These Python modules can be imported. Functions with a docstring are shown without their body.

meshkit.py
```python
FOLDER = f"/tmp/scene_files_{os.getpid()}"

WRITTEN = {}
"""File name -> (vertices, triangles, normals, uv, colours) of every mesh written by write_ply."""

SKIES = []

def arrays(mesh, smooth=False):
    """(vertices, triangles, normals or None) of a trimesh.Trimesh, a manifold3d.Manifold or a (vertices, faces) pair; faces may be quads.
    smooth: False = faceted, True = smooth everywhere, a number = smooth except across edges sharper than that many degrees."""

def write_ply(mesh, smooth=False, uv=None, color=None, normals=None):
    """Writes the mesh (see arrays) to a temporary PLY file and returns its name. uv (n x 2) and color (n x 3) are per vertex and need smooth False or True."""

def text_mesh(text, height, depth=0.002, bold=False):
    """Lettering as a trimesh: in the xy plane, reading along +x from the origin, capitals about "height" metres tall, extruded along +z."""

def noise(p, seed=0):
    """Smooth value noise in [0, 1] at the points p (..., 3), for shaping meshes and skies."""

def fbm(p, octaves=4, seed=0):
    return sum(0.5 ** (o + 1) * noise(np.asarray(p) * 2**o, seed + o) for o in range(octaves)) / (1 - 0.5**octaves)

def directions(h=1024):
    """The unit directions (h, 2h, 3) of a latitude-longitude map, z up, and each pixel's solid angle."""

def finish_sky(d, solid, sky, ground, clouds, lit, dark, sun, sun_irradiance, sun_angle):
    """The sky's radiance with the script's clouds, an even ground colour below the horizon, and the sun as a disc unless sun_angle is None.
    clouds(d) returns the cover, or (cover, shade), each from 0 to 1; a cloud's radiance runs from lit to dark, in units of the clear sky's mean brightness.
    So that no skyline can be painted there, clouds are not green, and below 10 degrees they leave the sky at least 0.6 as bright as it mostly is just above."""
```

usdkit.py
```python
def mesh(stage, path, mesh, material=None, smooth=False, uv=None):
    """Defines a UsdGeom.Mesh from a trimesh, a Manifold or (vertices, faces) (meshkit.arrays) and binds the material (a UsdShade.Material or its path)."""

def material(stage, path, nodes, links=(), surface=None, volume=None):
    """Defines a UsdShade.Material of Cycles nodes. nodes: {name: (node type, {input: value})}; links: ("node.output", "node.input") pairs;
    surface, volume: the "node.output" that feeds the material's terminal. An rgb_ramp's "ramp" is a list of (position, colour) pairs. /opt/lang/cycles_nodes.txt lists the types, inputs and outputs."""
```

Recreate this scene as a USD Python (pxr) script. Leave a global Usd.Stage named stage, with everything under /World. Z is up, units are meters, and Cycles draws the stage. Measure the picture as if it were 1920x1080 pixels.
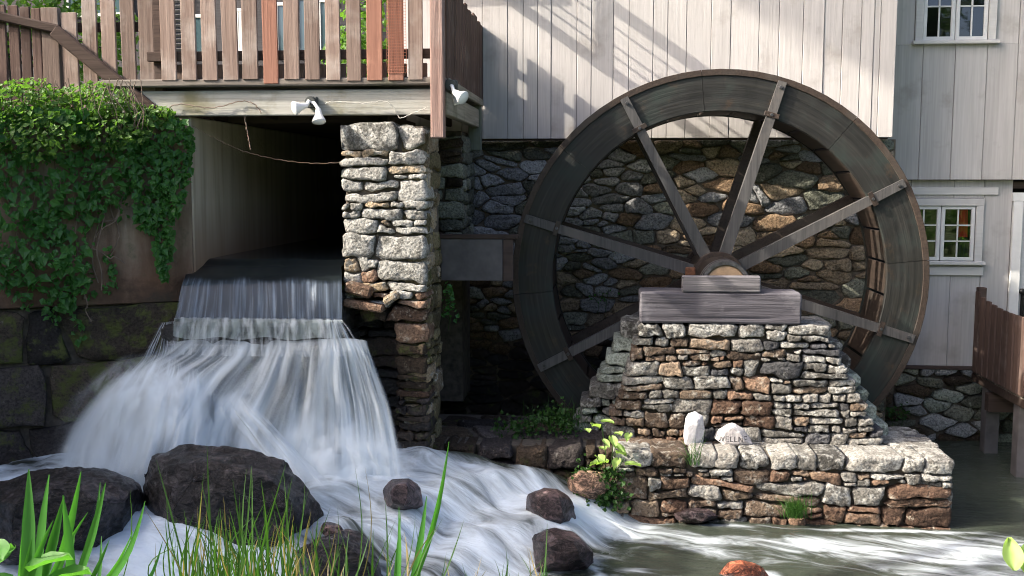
import math, random
import numpy as np, trimesh, usdkit, meshkit
from pxr import Usd, UsdGeom, UsdLux, UsdShade, Gf, Sdf, Vt
from shapely.geometry import Polygon, Point, box as sbox, LineString
from scipy.spatial import Voronoi
from scipy.interpolate import PchipInterpolator, CubicSpline

stage = Usd.Stage.CreateInMemory()
UsdGeom.SetStageUpAxis(stage, UsdGeom.Tokens.z); UsdGeom.SetStageMetersPerUnit(stage, 1.0)
UsdGeom.Xform.Define(stage, '/World'); UsdGeom.Scope.Define(stage, '/World/Looks')
stage.SetDefaultPrim(stage.GetPrimAtPath('/World'))

# ------------------------------------------------------------------ camera, sky, sun, exposure
F = 1900.0
EYE = np.array([0, 0, 3.05])
YAW, PIT = math.atan(180 / F), math.atan(200 / math.hypot(F, 180))
SUN = np.array([1.0, .29, -.714]); SUN /= np.linalg.norm(SUN)          # the way the light travels
EXPOSURE, SUN_I, SKY = 1.82, .74, 0.15
cam = UsdGeom.Camera.Define(stage, '/World/camera')
cam.AddTranslateOp().Set(Gf.Vec3d(*EYE)); cam.AddRotateXYZOp().Set(Gf.Vec3f(90 - math.degrees(PIT), 0, math.degrees(YAW)))
cam.CreateFocalLengthAttr(35.0); cam.CreateHorizontalApertureAttr(35.0 * 1920 / F); cam.CreateVerticalApertureAttr(35.0 * 1080 / F)
cam.CreateExposureAttr(EXPOSURE); cam.CreateClippingRangeAttr(Gf.Vec2f(.05, 5000))
sun = UsdLux.DistantLight.Define(stage, '/World/sun')
sun.CreateIntensityAttr(SUN_I); sun.CreateAngleAttr(.5); sun.CreateColorAttr(Gf.Vec3f(1, .93, .82)); sun.CreateNormalizeAttr(True)
q = Gf.Rotation(Gf.Vec3d(0, 0, -1), Gf.Vec3d(*SUN)).GetQuat()
sun.AddOrientOp().Set(Gf.Quatf(q.GetReal(), Gf.Vec3f(q.GetImaginary())))
sky = UsdLux.DomeLight.Define(stage, '/World/sky'); sky.CreateIntensityAttr(1.0)
m_sky = usdkit.material(stage, '/World/Looks/sky', {
    's': ('sky_texture', {'sky_type': 'single_scattering', 'sun_disc': False, 'sun_elevation': math.asin(-SUN[2]), 'sun_rotation': math.atan2(-SUN[0], -SUN[1]), 'air_density': .5, 'aerosol_density': 4.0, 'ozone_density': .3}),
    'b': ('background_shader', {'strength': SKY})}, [('s.color', 'b.color')], surface='b.background')
UsdShade.MaterialBindingAPI.Apply(sky.GetPrim()).Bind(m_sky)
sky.GetPrim().SetCustomDataByKey('kind', 'structure'); sky.GetPrim().SetCustomDataByKey('label', 'clear blue daytime sky')

def _rot():
    a = math.pi / 2 - PIT
    rx = np.array([[1, 0, 0], [0, math.cos(a), -math.sin(a)], [0, math.sin(a), math.cos(a)]])
    rz = np.array([[math.cos(YAW), -math.sin(YAW), 0], [math.sin(YAW), math.cos(YAW), 0], [0, 0, 1]])
    return rz @ rx
RM = _rot()
def ray(px, py): return RM @ np.array([(px - 960) / F, (540 - py) / F, -1])
def at(px, py, Y):                    # measured point of the photograph (1920 x 1080) on the plane y = Y
    d = ray(px, py); return EYE + d * (Y / d[1])
def atz(px, py, z):
    d = ray(px, py); return EYE + d * ((z - EYE[2]) / d[2])
def on_plane(px, py, p0, n):
    d = ray(px, py); return EYE + d * (np.dot(p0 - EYE, n) / np.dot(d, n))
def pix(p):
    c = (np.atleast_2d(p) - EYE) @ RM
    return np.stack([960 - c[:, 0] / c[:, 2] * F, 540 + c[:, 1] / c[:, 2] * F], 1)

# ------------------------------------------------------------------ helpers
count = {}
def numbered(path):
    n = count.get(path, 0); count[path] = n + 1
    return path if n == 0 else f'{path}_{n:03d}'
def tag(p, label=None, cat=None, group=None, kind=None):
    p = p.GetPrim() if hasattr(p, 'GetPrim') else p
    for k, v in (('label', label), ('category', cat), ('group', group), ('kind', kind)):
        if v: p.SetCustomDataByKey(k, v)
    return p
def thing(name, label, cat, loc=(0, 0, 0), rz=0, group=None, kind=None):
    x = UsdGeom.Xform.Define(stage, numbered('/World/' + name))
    if any(loc): x.AddTranslateOp().Set(Gf.Vec3d(*map(float, loc)))
    if rz: x.AddRotateZOp().Set(math.degrees(rz))
    return tag(x, label, cat, group, kind)
def obj(name, mesh, m, parent=None, smooth=False, label=None, cat=None, group=None, kind=None, uv=None):
    base = str(parent.GetPath()) if parent is not None else '/World'
    g = usdkit.mesh(stage, numbered(f'{base}/{name}'), mesh, m, smooth, uv)
    tag(g, label, cat, group, kind)
    return g.GetPrim()
def dup(root, label, loc, rz=0, scale=1.0, group=None):
    was = root.GetCustomData(); name = root.GetName().rsplit('_', 1)[0] if root.GetName()[-3:].isdigit() else root.GetName()
    x = UsdGeom.Xform.Define(stage, numbered('/World/' + name)); p = x.GetPrim()
    p.GetReferences().AddInternalReference(root.GetPath()); p.SetInstanceable(True)
    x.ClearXformOpOrder()
    x.AddTranslateOp(opSuffix='to').Set(Gf.Vec3d(*map(float, loc))); x.AddRotateZOp(opSuffix='to').Set(math.degrees(rz)); x.AddScaleOp(opSuffix='to').Set(Gf.Vec3f(scale, scale, scale))
    tag(p, label, was['category'], group or was.get('group')); return p
cat_ = trimesh.util.concatenate
def TM(v, f): return trimesh.Trimesh(np.asarray(v, float), np.asarray(f), process=False)
_s = np.array([[x, y, z] for x in (-1, 1) for y in (-1, 1) for z in (-1, 1)], float)
_pts = np.vstack([np.where(np.arange(3) == k, _s, _s * .9) for k in range(3)])
_cb = trimesh.convex.convex_hull(_pts)
_cv = np.array(_cb.vertices); _cf = np.array(_cb.faces); _inn = np.abs(_cv) < .95
def cbox(c, s, bev=.006):
    """box with chamfered edges: centre c, full sizes s"""
    h = np.asarray(s, float) / 2; b = min(bev, h.min() * .6)
    return TM(np.sign(_cv) * np.where(_inn, h - b, h) + np.asarray(c, float), _cf)
def bar(p, q, w, t, up=(0, 0, 1), bev=.006):
    """a chamfered bar from p to q; w across, t along the up direction"""
    p, q = np.asarray(p, float), np.asarray(q, float); d = q - p; L = np.linalg.norm(d); d /= L
    u = np.asarray(up, float); u = u - d * np.dot(u, d); u /= np.linalg.norm(u); r = np.cross(u, d)
    m = cbox((0, 0, 0), (L, w, t), bev); m.vertices = (p + q) / 2 + m.vertices @ np.array([d, r, u]); return m
def tube(pts, rad, n=6, cap=True):
    pts = np.asarray(pts, float); rad = np.broadcast_to(rad, len(pts)).astype(float); T = np.gradient(pts, axis=0); T /= np.linalg.norm(T, axis=1, keepdims=True) + 1e-12
    ref = np.array([0, 0, 1.]) if abs(T[0][2]) < .9 else np.array([1., 0, 0]); a = np.cross(T, ref); a /= np.linalg.norm(a, axis=1, keepdims=True) + 1e-9; b = np.cross(T, a)
    th = np.arange(n) / n * 2 * np.pi
    v = (pts[:, None] + rad[:, None, None] * (np.cos(th)[None, :, None] * a[:, None] + np.sin(th)[None, :, None] * b[:, None])).reshape(-1, 3); f = []
    for i in range(len(pts) - 1):
        for k in range(n):
            p, q_, r, s = i * n + k, i * n + (k + 1) % n, (i + 1) * n + (k + 1) % n, (i + 1) * n + k; f += [[p, q_, r], [p, r, s]]
    if cap:
        for i, o in ((0, 1), (len(pts) - 1, 0)):
            c = len(v); v = np.vstack([v, pts[i]])
            for k in range(n):
                e = [i * n + k, i * n + (k + 1) % n]; f.append([c, *(e[::-1] if o else e)])
    m = TM(v, f); return m
def lathe(profile, c, axis='y', n=40):
    m = trimesh.creation.revolve(np.asarray(profile, float), sections=n)
    v = np.array(m.vertices)
    if axis == 'y': v = np.stack([v[:, 0], v[:, 2], -v[:, 1]], 1)
    return TM(v + np.asarray(c, float), m.faces)
def grid_mesh(P):
    a, b = P.shape[:2]; i = np.arange(a * b).reshape(a, b)
    f = np.concatenate([np.stack([i[:-1, :-1], i[1:, :-1], i[1:, 1:]], -1).reshape(-1, 3), np.stack([i[:-1, :-1], i[1:, 1:], i[:-1, 1:]], -1).reshape(-1, 3)])
    return TM(P.reshape(-1, 3), f)
def primvar(prim, name, vals):
    UsdGeom.PrimvarsAPI(prim).CreatePrimvar(name, Sdf.ValueTypeNames.FloatArray, 'vertex').Set(Vt.FloatArray.FromNumpy(np.asarray(vals, np.float32)))
def smoothstep(a, b, x):
    t = np.clip((np.asarray(x, float) - a) / (b - a), 0, 1); return t * t * (3 - 2 * t)

# ------------------------------------------------------------------ materials
def MT(name, nodes, links, surface='p.BSDF'): return usdkit.material(stage, '/World/Looks/' + name, nodes, links, surface=surface)
OBJ = {'tc': ('texture_coordinate', {}), 'oi': ('object_info', {}), 'ofs': ('vector_math', {'math_type': 'scale', 'vector1': (1, 1, 1), 'scale': 1.0}),
       'rm': ('math', {'math_type': 'multiply', 'value2': 57.0}), 'cx': ('combine_xyz', {'y': 0.0}), 'co': ('vector_math', {'math_type': 'add'})}
OBJL = [('oi.random', 'rm.value1'), ('rm.value', 'cx.x'), ('rm.value', 'cx.z'), ('tc.object', 'co.vector1'), ('cx.vector', 'co.vector2')]
OBJ.pop('ofs')
def stone_mat(name, ramp, lichen=.5, lcol=(.42, .41, .37), bump=1.0, rough=.9, wet=0.0, moss=0.0, dark=.42, per=(.55, 1.35)):
    n = dict(OBJ)
    n |= {'n1': ('noise_texture', {'scale': 3.2, 'detail': 6, 'roughness': .62}), 'rp': ('rgb_ramp', {'ramp': ramp}),
          'md': ('math', {'math_type': 'multiply_add', 'value2': .55, 'value3': -.28}), 'ad': ('math', {'math_type': 'add', 'use_clamp': True}),
          'ht': ('map_range', {'to_min': per[0], 'to_max': per[1]}), 'rn': ('white_noise_texture', {'dimensions': '1D'}),
          'hm': ('mix_color', {'blend_type': 'multiply', 'fac': 1.0, 'use_clamp': False}), 'hc': ('combine_color', {}),
          'n2': ('noise_texture', {'scale': 11, 'detail': 8, 'roughness': .7}), 'lr': ('map_range', {'from_min': .62 - .22 * lichen, 'from_max': .72 - .22 * lichen, 'clamp': True}),
          'lm': ('mix_color', {'b': lcol}),
          'n3': ('noise_texture', {'scale': 46, 'detail': 6, 'roughness': .75}), 'pr': ('map_range', {'from_min': .40, 'from_max': .54, 'to_min': dark, 'to_max': 1.0, 'clamp': True}),
          'pc': ('combine_color', {}), 'pm': ('mix_color', {'blend_type': 'multiply', 'fac': 1.0}),
          'n4': ('noise_texture', {'scale': 30, 'detail': 9, 'roughness': .72}), 'v': ('voronoi_texture', {'scale': 34.0, 'feature': 'f1'}),
          'hs': ('math', {'math_type': 'multiply_add', 'value2': -.35}), 'bp': ('bump', {'strength': bump, 'distance': .03}),
          'p': ('principled_bsdf', {'roughness': rough, 'specular_ior_level': .25 + wet * .5})}
    l = OBJL + [(f'co.vector', f'{k}.vector') for k in ('n1', 'n2', 'n3', 'n4', 'v')]
    l += [('oi.random', 'md.value1'), ('n1.fac', 'ad.value1'), ('md.value', 'ad.value2'), ('ad.value', 'rp.fac'), ('rm.value', 'rn.w'), ('rn.value', 'ht.value'),
          ('ht.result', 'hc.r'), ('ht.result', 'hc.g'), ('ht.result', 'hc.b'), ('rp.color', 'hm.a'), ('hc.color', 'hm.b'),
          ('n2.fac', 'lr.value'), ('lr.result', 'lm.fac'), ('hm.result', 'lm.a'), ('n3.fac', 'pr.value'), ('pr.result', 'pc.r'), ('pr.result', 'pc.g'), ('pr.result', 'pc.b'),
          ('lm.result', 'pm.a'), ('pc.color', 'pm.b'), ('v.distance', 'hs.value1'), ('n4.fac', 'hs.value3'), ('hs.value', 'bp.height'), ('bp.normal', 'p.normal')]
    last = 'pm.result'
    if moss:
        n |= {'g': ('geometry', {}), 'n5': ('noise_texture', {'scale': 5, 'detail': 5, 'roughness': .7}), 'mr': ('map_range', {'from_min': .66 - .2 * moss, 'from_max': .76 - .2 * moss}), 'mm': ('mix_color', {'b': (.075, .085, .022)})}
        l += [('co.vector', 'n5.vector'), ('n5.fac', 'mr.value'), ('mr.result', 'mm.fac'), (last, 'mm.a')]; last = 'mm.result'
    l.append((last, 'p.base_color'))
    return MT(name, n, l)
def wood_mat(name, c1, c2, axis='z', rough=.8, spec=.25, grain=.6, worn=None, wear=.5, per=(.75, 1.2), bumpd=.006):
    sc = {'x': (1.2, 38, 38), 'y': (38, 1.2, 38), 'z': (38, 38, 1.2)}[axis]
    n = dict(OBJ)
    n |= {'mp': ('mapping', {'scale': sc}), 'n1': ('noise_texture', {'scale': 1.0, 'detail': 6, 'roughness': .65, 'distortion': .4}), 'rp': ('rgb_ramp', {'ramp': [(.28, c1), (.72, c2)]}),
          'n2': ('noise_texture', {'scale': 2.2, 'detail': 5, 'roughness': .6}), 'wr': ('map_range', {'from_min': .62 - .25 * wear, 'from_max': .78 - .2 * wear}), 'wm': ('mix_color', {'b': worn or c2}),
          'rn': ('white_noise_texture', {'dimensions': '1D'}), 'ht': ('map_range', {'to_min': per[0], 'to_max': per[1]}), 'hc': ('combine_color', {}), 'hm': ('mix_color', {'blend_type': 'multiply', 'fac': 1.0, 'use_clamp': False}),
          'bp': ('bump', {'strength': grain, 'distance': bumpd}), 'p': ('principled_bsdf', {'roughness': rough, 'specular_ior_level': spec})}
    l = OBJL + [('co.vector', 'mp.vector'), ('mp.vector', 'n1.vector'), ('co.vector', 'n2.vector'), ('n1.fac', 'rp.fac'), ('n2.fac', 'wr.value'), ('wr.result', 'wm.fac'), ('rp.color', 'wm.a'),
                ('rm.value', 'rn.w'), ('rn.value', 'ht.value'), ('ht.result', 'hc.r'), ('ht.result', 'hc.g'), ('ht.result', 'hc.b'), ('wm.result', 'hm.a'), ('hc.color', 'hm.b'), ('hm.result', 'p.base_color'),
                ('n1.fac', 'bp.height'), ('bp.normal', 'p.normal')]
    return MT(name, n, l)
def plain(name, col, rough=.7, metallic=0.0, spec=.4, var=.25, scale=9, bump=.2):
    lo, hi = tuple(c * (1 - var) for c in col), tuple(c * (1 + var) for c in col)
    return MT(name, {'tc': ('texture_coordinate', {}), 'n': ('noise_texture', {'scale': scale, 'detail': 6, 'roughness': .65}), 'r': ('rgb_ramp', {'ramp': [(.3, lo), (.7, hi)]}),
                     'b': ('bump', {'strength': bump, 'distance': .01}), 'p': ('principled_bsdf', {'roughness': rough, 'metallic': metallic, 'specular_ior_level': spec})},
              [('tc.object', 'n.vector'), ('n.fac', 'r.fac'), ('r.color', 'p.base_color'), ('n.fac', 'b.height'), ('b.normal', 'p.normal')])
def leaf_mat(name, cols, trans=.35, rough=.5, scale=2.0):
    return MT(name, {'g': ('geometry', {}), 'rp': ('rgb_ramp', {'ramp': list(zip(np.linspace(0, 1, len(cols)), cols))}), 'p': ('principled_bsdf', {'roughness': rough, 'specular_ior_level': .35}),
                     't': ('translucent_bsdf', {}), 'tm': ('mix_color', {'blend_type': 'multiply', 'fac': 1.0, 'b': (1.5, 1.7, .7), 'use_clamp': False}), 'x': ('mix_closure', {'fac': trans})},
              [('g.random_per_island', 'rp.fac'), ('rp.color', 'p.base_color'), ('rp.color', 'tm.a'), ('tm.result', 't.color'), ('p.BSDF', 'x.closure1'), ('t.BSDF', 'x.closure2')], surface='x.closure')

GREY = [(.0, (.085, .08, .07)), (.35, (.17, .16, .14)), (.6, (.26, .24, .21)), (.85, (.34, .32, .28)), (1, (.36, .32, .26))]
BROWN = [(.0, (.07, .05, .035)), (.4, (.17, .12, .085)), (.7, (.27, .20, .14)), (1, (.33, .24, .16))]
RUST = [(.0, (.085, .05, .034)), (.4, (.18, .108, .072)), (.75, (.28, .18, .12)), (1, (.34, .25, .17))]
SLATE = [(.0, (.22, .22, .22)), (.4, (.35, .35, .345)), (.75, (.46, .46, .45)), (1, (.52, .51, .48))]
TAN = [(.0, (.18, .135, .085)), (.4, (.38, .29, .19)), (.75, (.52, .42, .29)), (1, (.58, .49, .36))]
M_PED = [stone_mat('lichen_grey_stone', GREY, .55, (.44, .43, .39)), stone_mat('lichen_brown_stone', BROWN, .4, (.40, .36, .30)), stone_mat('rust_stone', RUST, .25, (.5, .42, .33)), stone_mat('pale_grey_stone', GREY, .8, (.48, .465, .42)), stone_mat('dark_slate_stone', [(0, (.04, .04, .045)), (.6, (.1, .1, .105)), (1, (.16, .155, .15))], .12)]
M_PIER = [stone_mat('pier_grey_stone', [(.0, (.13, .125, .11)), (.4, (.26, .25, .22)), (.75, (.38, .365, .33)), (1, (.43, .41, .36))], .8, (.50, .485, .44)), stone_mat('pier_tan_stone', TAN, .5, (.5, .47, .4)), stone_mat('pier_rust_stone', RUST, .3, (.5, .42, .33))]
M_FND = [stone_mat('foundation_slate_stone', SLATE, .12, (.33, .33, .32), bump=1.0), stone_mat('foundation_tan_stone', TAN, .1, (.4, .36, .29), bump=1.0), stone_mat('foundation_brown_stone', [(.0, (.11, .07, .04)), (.4, (.26, .17, .10)), (.7, (.38, .26, .16)), (1, (.44, .32, .2))], .1, (.3, .26, .2), bump=1.0), stone_mat('foundation_olive_stone', [(0, (.13, .13, .095)), (.5, (.27, .275, .21)), (1, (.38, .38, .30))], .1, (.43, .44, .36), bump=1.0)]
M_GREEN = [stone_mat('greenish_lichen_stone', [(0, (.16, .17, .14)), (.5, (.30, .33, .27)), (1, (.40, .43, .36))], .6, (.46, .50, .43), bump=.7)]
M_WETSHADE = [stone_mat('wet_brown_stone', [(0, (.012, .010, .008)), (.5, (.035, .025, .018)), (1, (.075, .05, .033))], .02, (.1, .08, .06), rough=.5, wet=.6, moss=.5), stone_mat('wet_dark_stone', [(0, (.008, .008, .008)), (.6, (.025, .023, .021)), (1, (.05, .045, .04))], .02, (.08, .08, .07), rough=.45, wet=.6, moss=.3)]  # wet stone whose dark colour also stands for the shade of the wheel pit
M_LOW = [stone_mat('damp_brown_stone', [(0, (.03, .022, .015)), (.5, (.085, .06, .04)), (1, (.16, .115, .075))], .1, (.2, .17, .13), moss=.45), stone_mat('damp_purple_stone', [(0, (.03, .026, .026)), (.6, (.08, .066, .062)), (1, (.14, .12, .11))], .08, (.2, .18, .16), moss=.25)]
M_BLOCK = [stone_mat('abutment_block_stone', [(0, (.028, .022, .015)), (.5, (.075, .057, .040)), (1, (.13, .10, .075))], .12, (.16, .14, .11), rough=.75, moss=.95, bump=.8), stone_mat('abutment_dark_block_stone', [(0, (.018, .016, .014)), (.6, (.048, .04, .036)), (1, (.085, .07, .06))], .08, (.13, .115, .10), rough=.7, moss=.6, bump=.8)]
M_MORTAR = plain('dark_mortar', (.10, .083, .065), .95, var=.5, scale=14, bump=.6)
M_FMORTAR = plain('brown_mortar', (.16, .13, .095), .95, var=.5, scale=14, bump=.6)
M_PALEMORTAR = plain('pale_mortar', (.21, .18, .13), .95, var=.45, scale=10, bump=.8)
M_MOSSMORTAR = stone_mat('mossy_mortar', [(0, (.09, .075, .04)), (.5, (.20, .165, .09)), (1, (.30, .25, .15))], .2, (.36, .34, .24), moss=.5)
M_SLAB = stone_mat('brown_slab_stone', [(0, (.13, .09, .06)), (.5, (.24, .17, .12)), (1, (.36, .28, .21))], .35, (.48, .45, .4), bump=.7)
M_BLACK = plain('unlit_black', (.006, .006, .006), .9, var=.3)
M_CONC = MT('stained_concrete', {'tc': ('texture_coordinate', {}), 'mp': ('mapping', {'scale': (3.0, 3.0, .5)}), 'n': ('noise_texture', {'scale': 1.6, 'detail': 7, 'roughness': .65}), 'n2': ('noise_texture', {'scale': 24, 'detail': 6, 'roughness': .7}), 'n3': ('noise_texture', {'scale': 3.1, 'detail': 8, 'roughness': .7}),
    'r': ('rgb_ramp', {'ramp': [(.25, (.06, .04, .026)), (.42, (.15, .105, .07)), (.58, (.23, .18, .13)), (.78, (.33, .28, .22))]}), 'z': ('separate_xyz', {}), 'zn': ('math', {'math_type': 'multiply_add', 'value2': 1.3}), 'zr': ('map_range', {'from_min': 2.65, 'from_max': 3.35, 'to_min': .9, 'to_max': 0.0}), 'zm': ('mix_color', {'b': (.105, .05, .026)}),
    'zd': ('map_range', {'from_min': 2.45, 'from_max': 2.8, 'to_min': .92, 'to_max': 0.0}), 'dm': ('mix_color', {'b': (.035, .028, .018)}), 'gr': ('map_range', {'from_min': .56, 'from_max': .68, 'to_max': .7}), 'gm': ('mix_color', {'b': (.05, .055, .02)}), 'b': ('bump', {'strength': .6, 'distance': .015}), 'p': ('principled_bsdf', {'roughness': .9})},
    [('tc.object', 'mp.vector'), ('mp.vector', 'n.vector'), ('tc.object', 'n2.vector'), ('tc.object', 'n3.vector'), ('n.fac', 'r.fac'), ('tc.object', 'z.vector'), ('n3.fac', 'zn.value1'), ('z.z', 'zn.value3'), ('zn.value', 'zr.value'), ('zr.result', 'zm.fac'), ('r.color', 'zm.a'), ('zn.value', 'zd.value'), ('zd.result', 'dm.fac'), ('zm.result', 'dm.a'), ('n3.fac', 'gr.value'), ('gr.result', 'gm.fac'), ('dm.result', 'gm.a'), ('gm.result', 'p.base_color'), ('n2.fac', 'b.height'), ('b.normal', 'p.normal')])
M_CONCB = MT('board_marked_concrete', {'tc': ('texture_coordinate', {}), 'mp': ('mapping', {'scale': (1.0, 5.0, .35)}), 'n': ('noise_texture', {'scale': 1.6, 'detail': 5, 'roughness': .6}), 'n2': ('noise_texture', {'scale': 24, 'detail': 6, 'roughness': .7}),
    'r': ('rgb_ramp', {'ramp': [(.25, (.30, .265, .20)), (.5, (.45, .41, .325)), (.8, (.56, .52, .43))]}), 'z': ('separate_xyz', {}), 'zr': ('map_range', {'from_min': 2.25, 'from_max': 2.85, 'to_min': .75, 'to_max': 0.0}), 'zm': ('mix_color', {'b': (.24, .12, .065)}), 'b': ('bump', {'strength': .5, 'distance': .012}), 'p': ('principled_bsdf', {'roughness': .85})},
    [('tc.object', 'mp.vector'), ('mp.vector', 'n.vector'), ('tc.object', 'n2.vector'), ('n.fac', 'r.fac'), ('tc.object', 'z.vector'), ('z.z', 'zr.value'), ('zr.result', 'zm.fac'), ('r.color', 'zm.a'), ('zm.result', 'p.base_color'), ('n2.fac', 'b.height'), ('b.normal', 'p.normal')])
M_SIDING = wood_mat('white_painted_board', (.405, .38, .355), (.53, .503, .475), 'z', .75, .2, .6, (.34, .31, .28), .2, per=(.92, 1.06), bumpd=.004)
M_TRIM = wood_mat('white_painted_trim', (.52, .50, .47), (.60, .58, .55), 'x', .7, .2, .3, (.48, .45, .42), .1, per=(.95, 1.05), bumpd=.002)
M_SASH = plain('white_sash_paint', (.66, .65, .62), .55, var=.06, bump=.1)
M_PICKET = wood_mat('weathered_picket_wood', (.135, .092, .074), (.275, .205, .168), 'z', .85, .15, .9, (.32, .27, .235), .42, per=(.72, 1.25))
M_PICKETRED = wood_mat('orange_stained_picket_wood', (.21, .10, .07), (.33, .17, .12), 'z', .85, .15, .7, (.42, .22, .15), .2, per=(.9, 1.1))
M_PICKETDARK = wood_mat('dark_picket_wood', (.06, .038, .03), (.14, .092, .075), 'z', .85, .15, .9, (.18, .14, .12), .3, per=(.75, 1.2))
M_RAILDARK = wood_mat('dark_rail_wood', (.035, .024, .02), (.09, .062, .05), 'x', .85, .15, .8, (.11, .085, .07), .3)
M_POST = wood_mat('rough_post_wood', (.13, .08, .065), (.30, .205, .175), 'z', .85, .15, 1.0, (.25, .19, .165), .35, bumpd=.012)
M_BEAM = wood_mat('grey_green_beam_wood', (.24, .235, .20), (.46, .45, .41), 'x', .85, .15, .8, (.20, .185, .115), .45)
M_BEAMY = wood_mat('grey_green_side_beam_wood', (.20, .18, .14), (.38, .35, .28), 'y', .85, .15, .8, (.14, .13, .085), .4)
M_DECK = wood_mat('deck_board_wood', (.07, .06, .05), (.24, .21, .18), 'x', .85, .15, .8, (.09, .085, .06), .4)
M_GREENPOST = wood_mat('greenish_post_wood', (.10, .11, .085), (.21, .22, .175), 'z', .85, .15, .8, (.12, .13, .09), .4)
M_TIMBER = wood_mat('silvered_timber', (.022, .020, .024), (.125, .117, .13), 'x', .8, .25, 1.0, (.20, .19, .20), .25, bumpd=.015)
M_TIMBER2 = wood_mat('pale_silvered_timber', (.05, .047, .05), (.24, .225, .23), 'x', .8, .25, 1.0, (.3, .28, .28), .3, bumpd=.015)
M_WHEEL = MT('wet_wheel_wood', {'tc': ('texture_coordinate', {}), 'z': ('separate_xyz', {}), 'r2': ('vector_math', {'math_type': 'multiply', 'vector2': (1, 0, 1)}), 'ln': ('vector_math', {'math_type': 'length'}), 'an': ('math', {'math_type': 'arctan2'}), 'cx': ('combine_xyz', {}),
    'mp': ('mapping', {'scale': (30, 1.6, 20)}), 'n1': ('noise_texture', {'scale': 1.0, 'detail': 6, 'roughness': .62, 'distortion': .3}), 'r': ('rgb_ramp', {'ramp': [(.3, (.0075, .0075, .0068)), (.55, (.018, .0172, .0148)), (.75, (.036, .034, .029))]}),
    'n2': ('noise_texture', {'scale': 2.3, 'detail': 6, 'roughness': .65}), 'gr': ('map_range', {'from_min': .5, 'from_max': .66, 'to_max': .7}), 'gm': ('mix_color', {'b': (.022, .034, .028)}), 'n3': ('noise_texture', {'scale': 5.0, 'detail': 7, 'roughness': .7}), 'br': ('map_range', {'from_min': .58, 'from_max': .7, 'to_max': .6}), 'bm': ('mix_color', {'b': (.06, .036, .02)}),
    'b': ('bump', {'strength': .7, 'distance': .008}), 'rr': ('map_range', {'from_min': .35, 'from_max': .65, 'to_min': .35, 'to_max': .75}), 'p': ('principled_bsdf', {'specular_ior_level': .35})},
    [('tc.object', 'r2.vector1'), ('r2.vector', 'ln.vector1'), ('tc.object', 'z.vector'), ('z.z', 'an.value1'), ('z.x', 'an.value2'), ('ln.value', 'cx.x'), ('an.value', 'cx.y'), ('z.y', 'cx.z'), ('cx.vector', 'mp.vector'), ('mp.vector', 'n1.vector'), ('n1.fac', 'r.fac'), ('tc.object', 'n2.vector'), ('n2.fac', 'gr.value'), ('gr.result', 'gm.fac'), ('r.color', 'gm.a'),
     ('tc.object', 'n3.vector'), ('n3.fac', 'br.value'), ('br.result', 'bm.fac'), ('gm.result', 'bm.a'), ('bm.result', 'p.base_color'), ('n1.fac', 'b.height'), ('b.normal', 'p.normal'), ('n2.fac', 'rr.value'), ('rr.result', 'p.roughness')])
M_WHEELIN = wood_mat('brown_wheel_wood', (.018, .013, .010), (.055, .038, .028), 'y', .6, .3, .6, (.05, .042, .034), .4, per=(.7, 1.3))
M_SPOKE = wood_mat('grey_spoke_wood', (.035, .034, .033), (.095, .09, .086), 'z', .6, .35, .6, (.10, .09, .08), .4, per=(.85, 1.2))
M_IRON = plain('worn_iron', (.10, .098, .10), .45, .75, var=.5, scale=22, bump=.4)
M_RUSTIRON = plain('rusty_iron', (.14, .06, .03), .8, .15, var=.5, scale=25, bump=.6)
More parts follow.
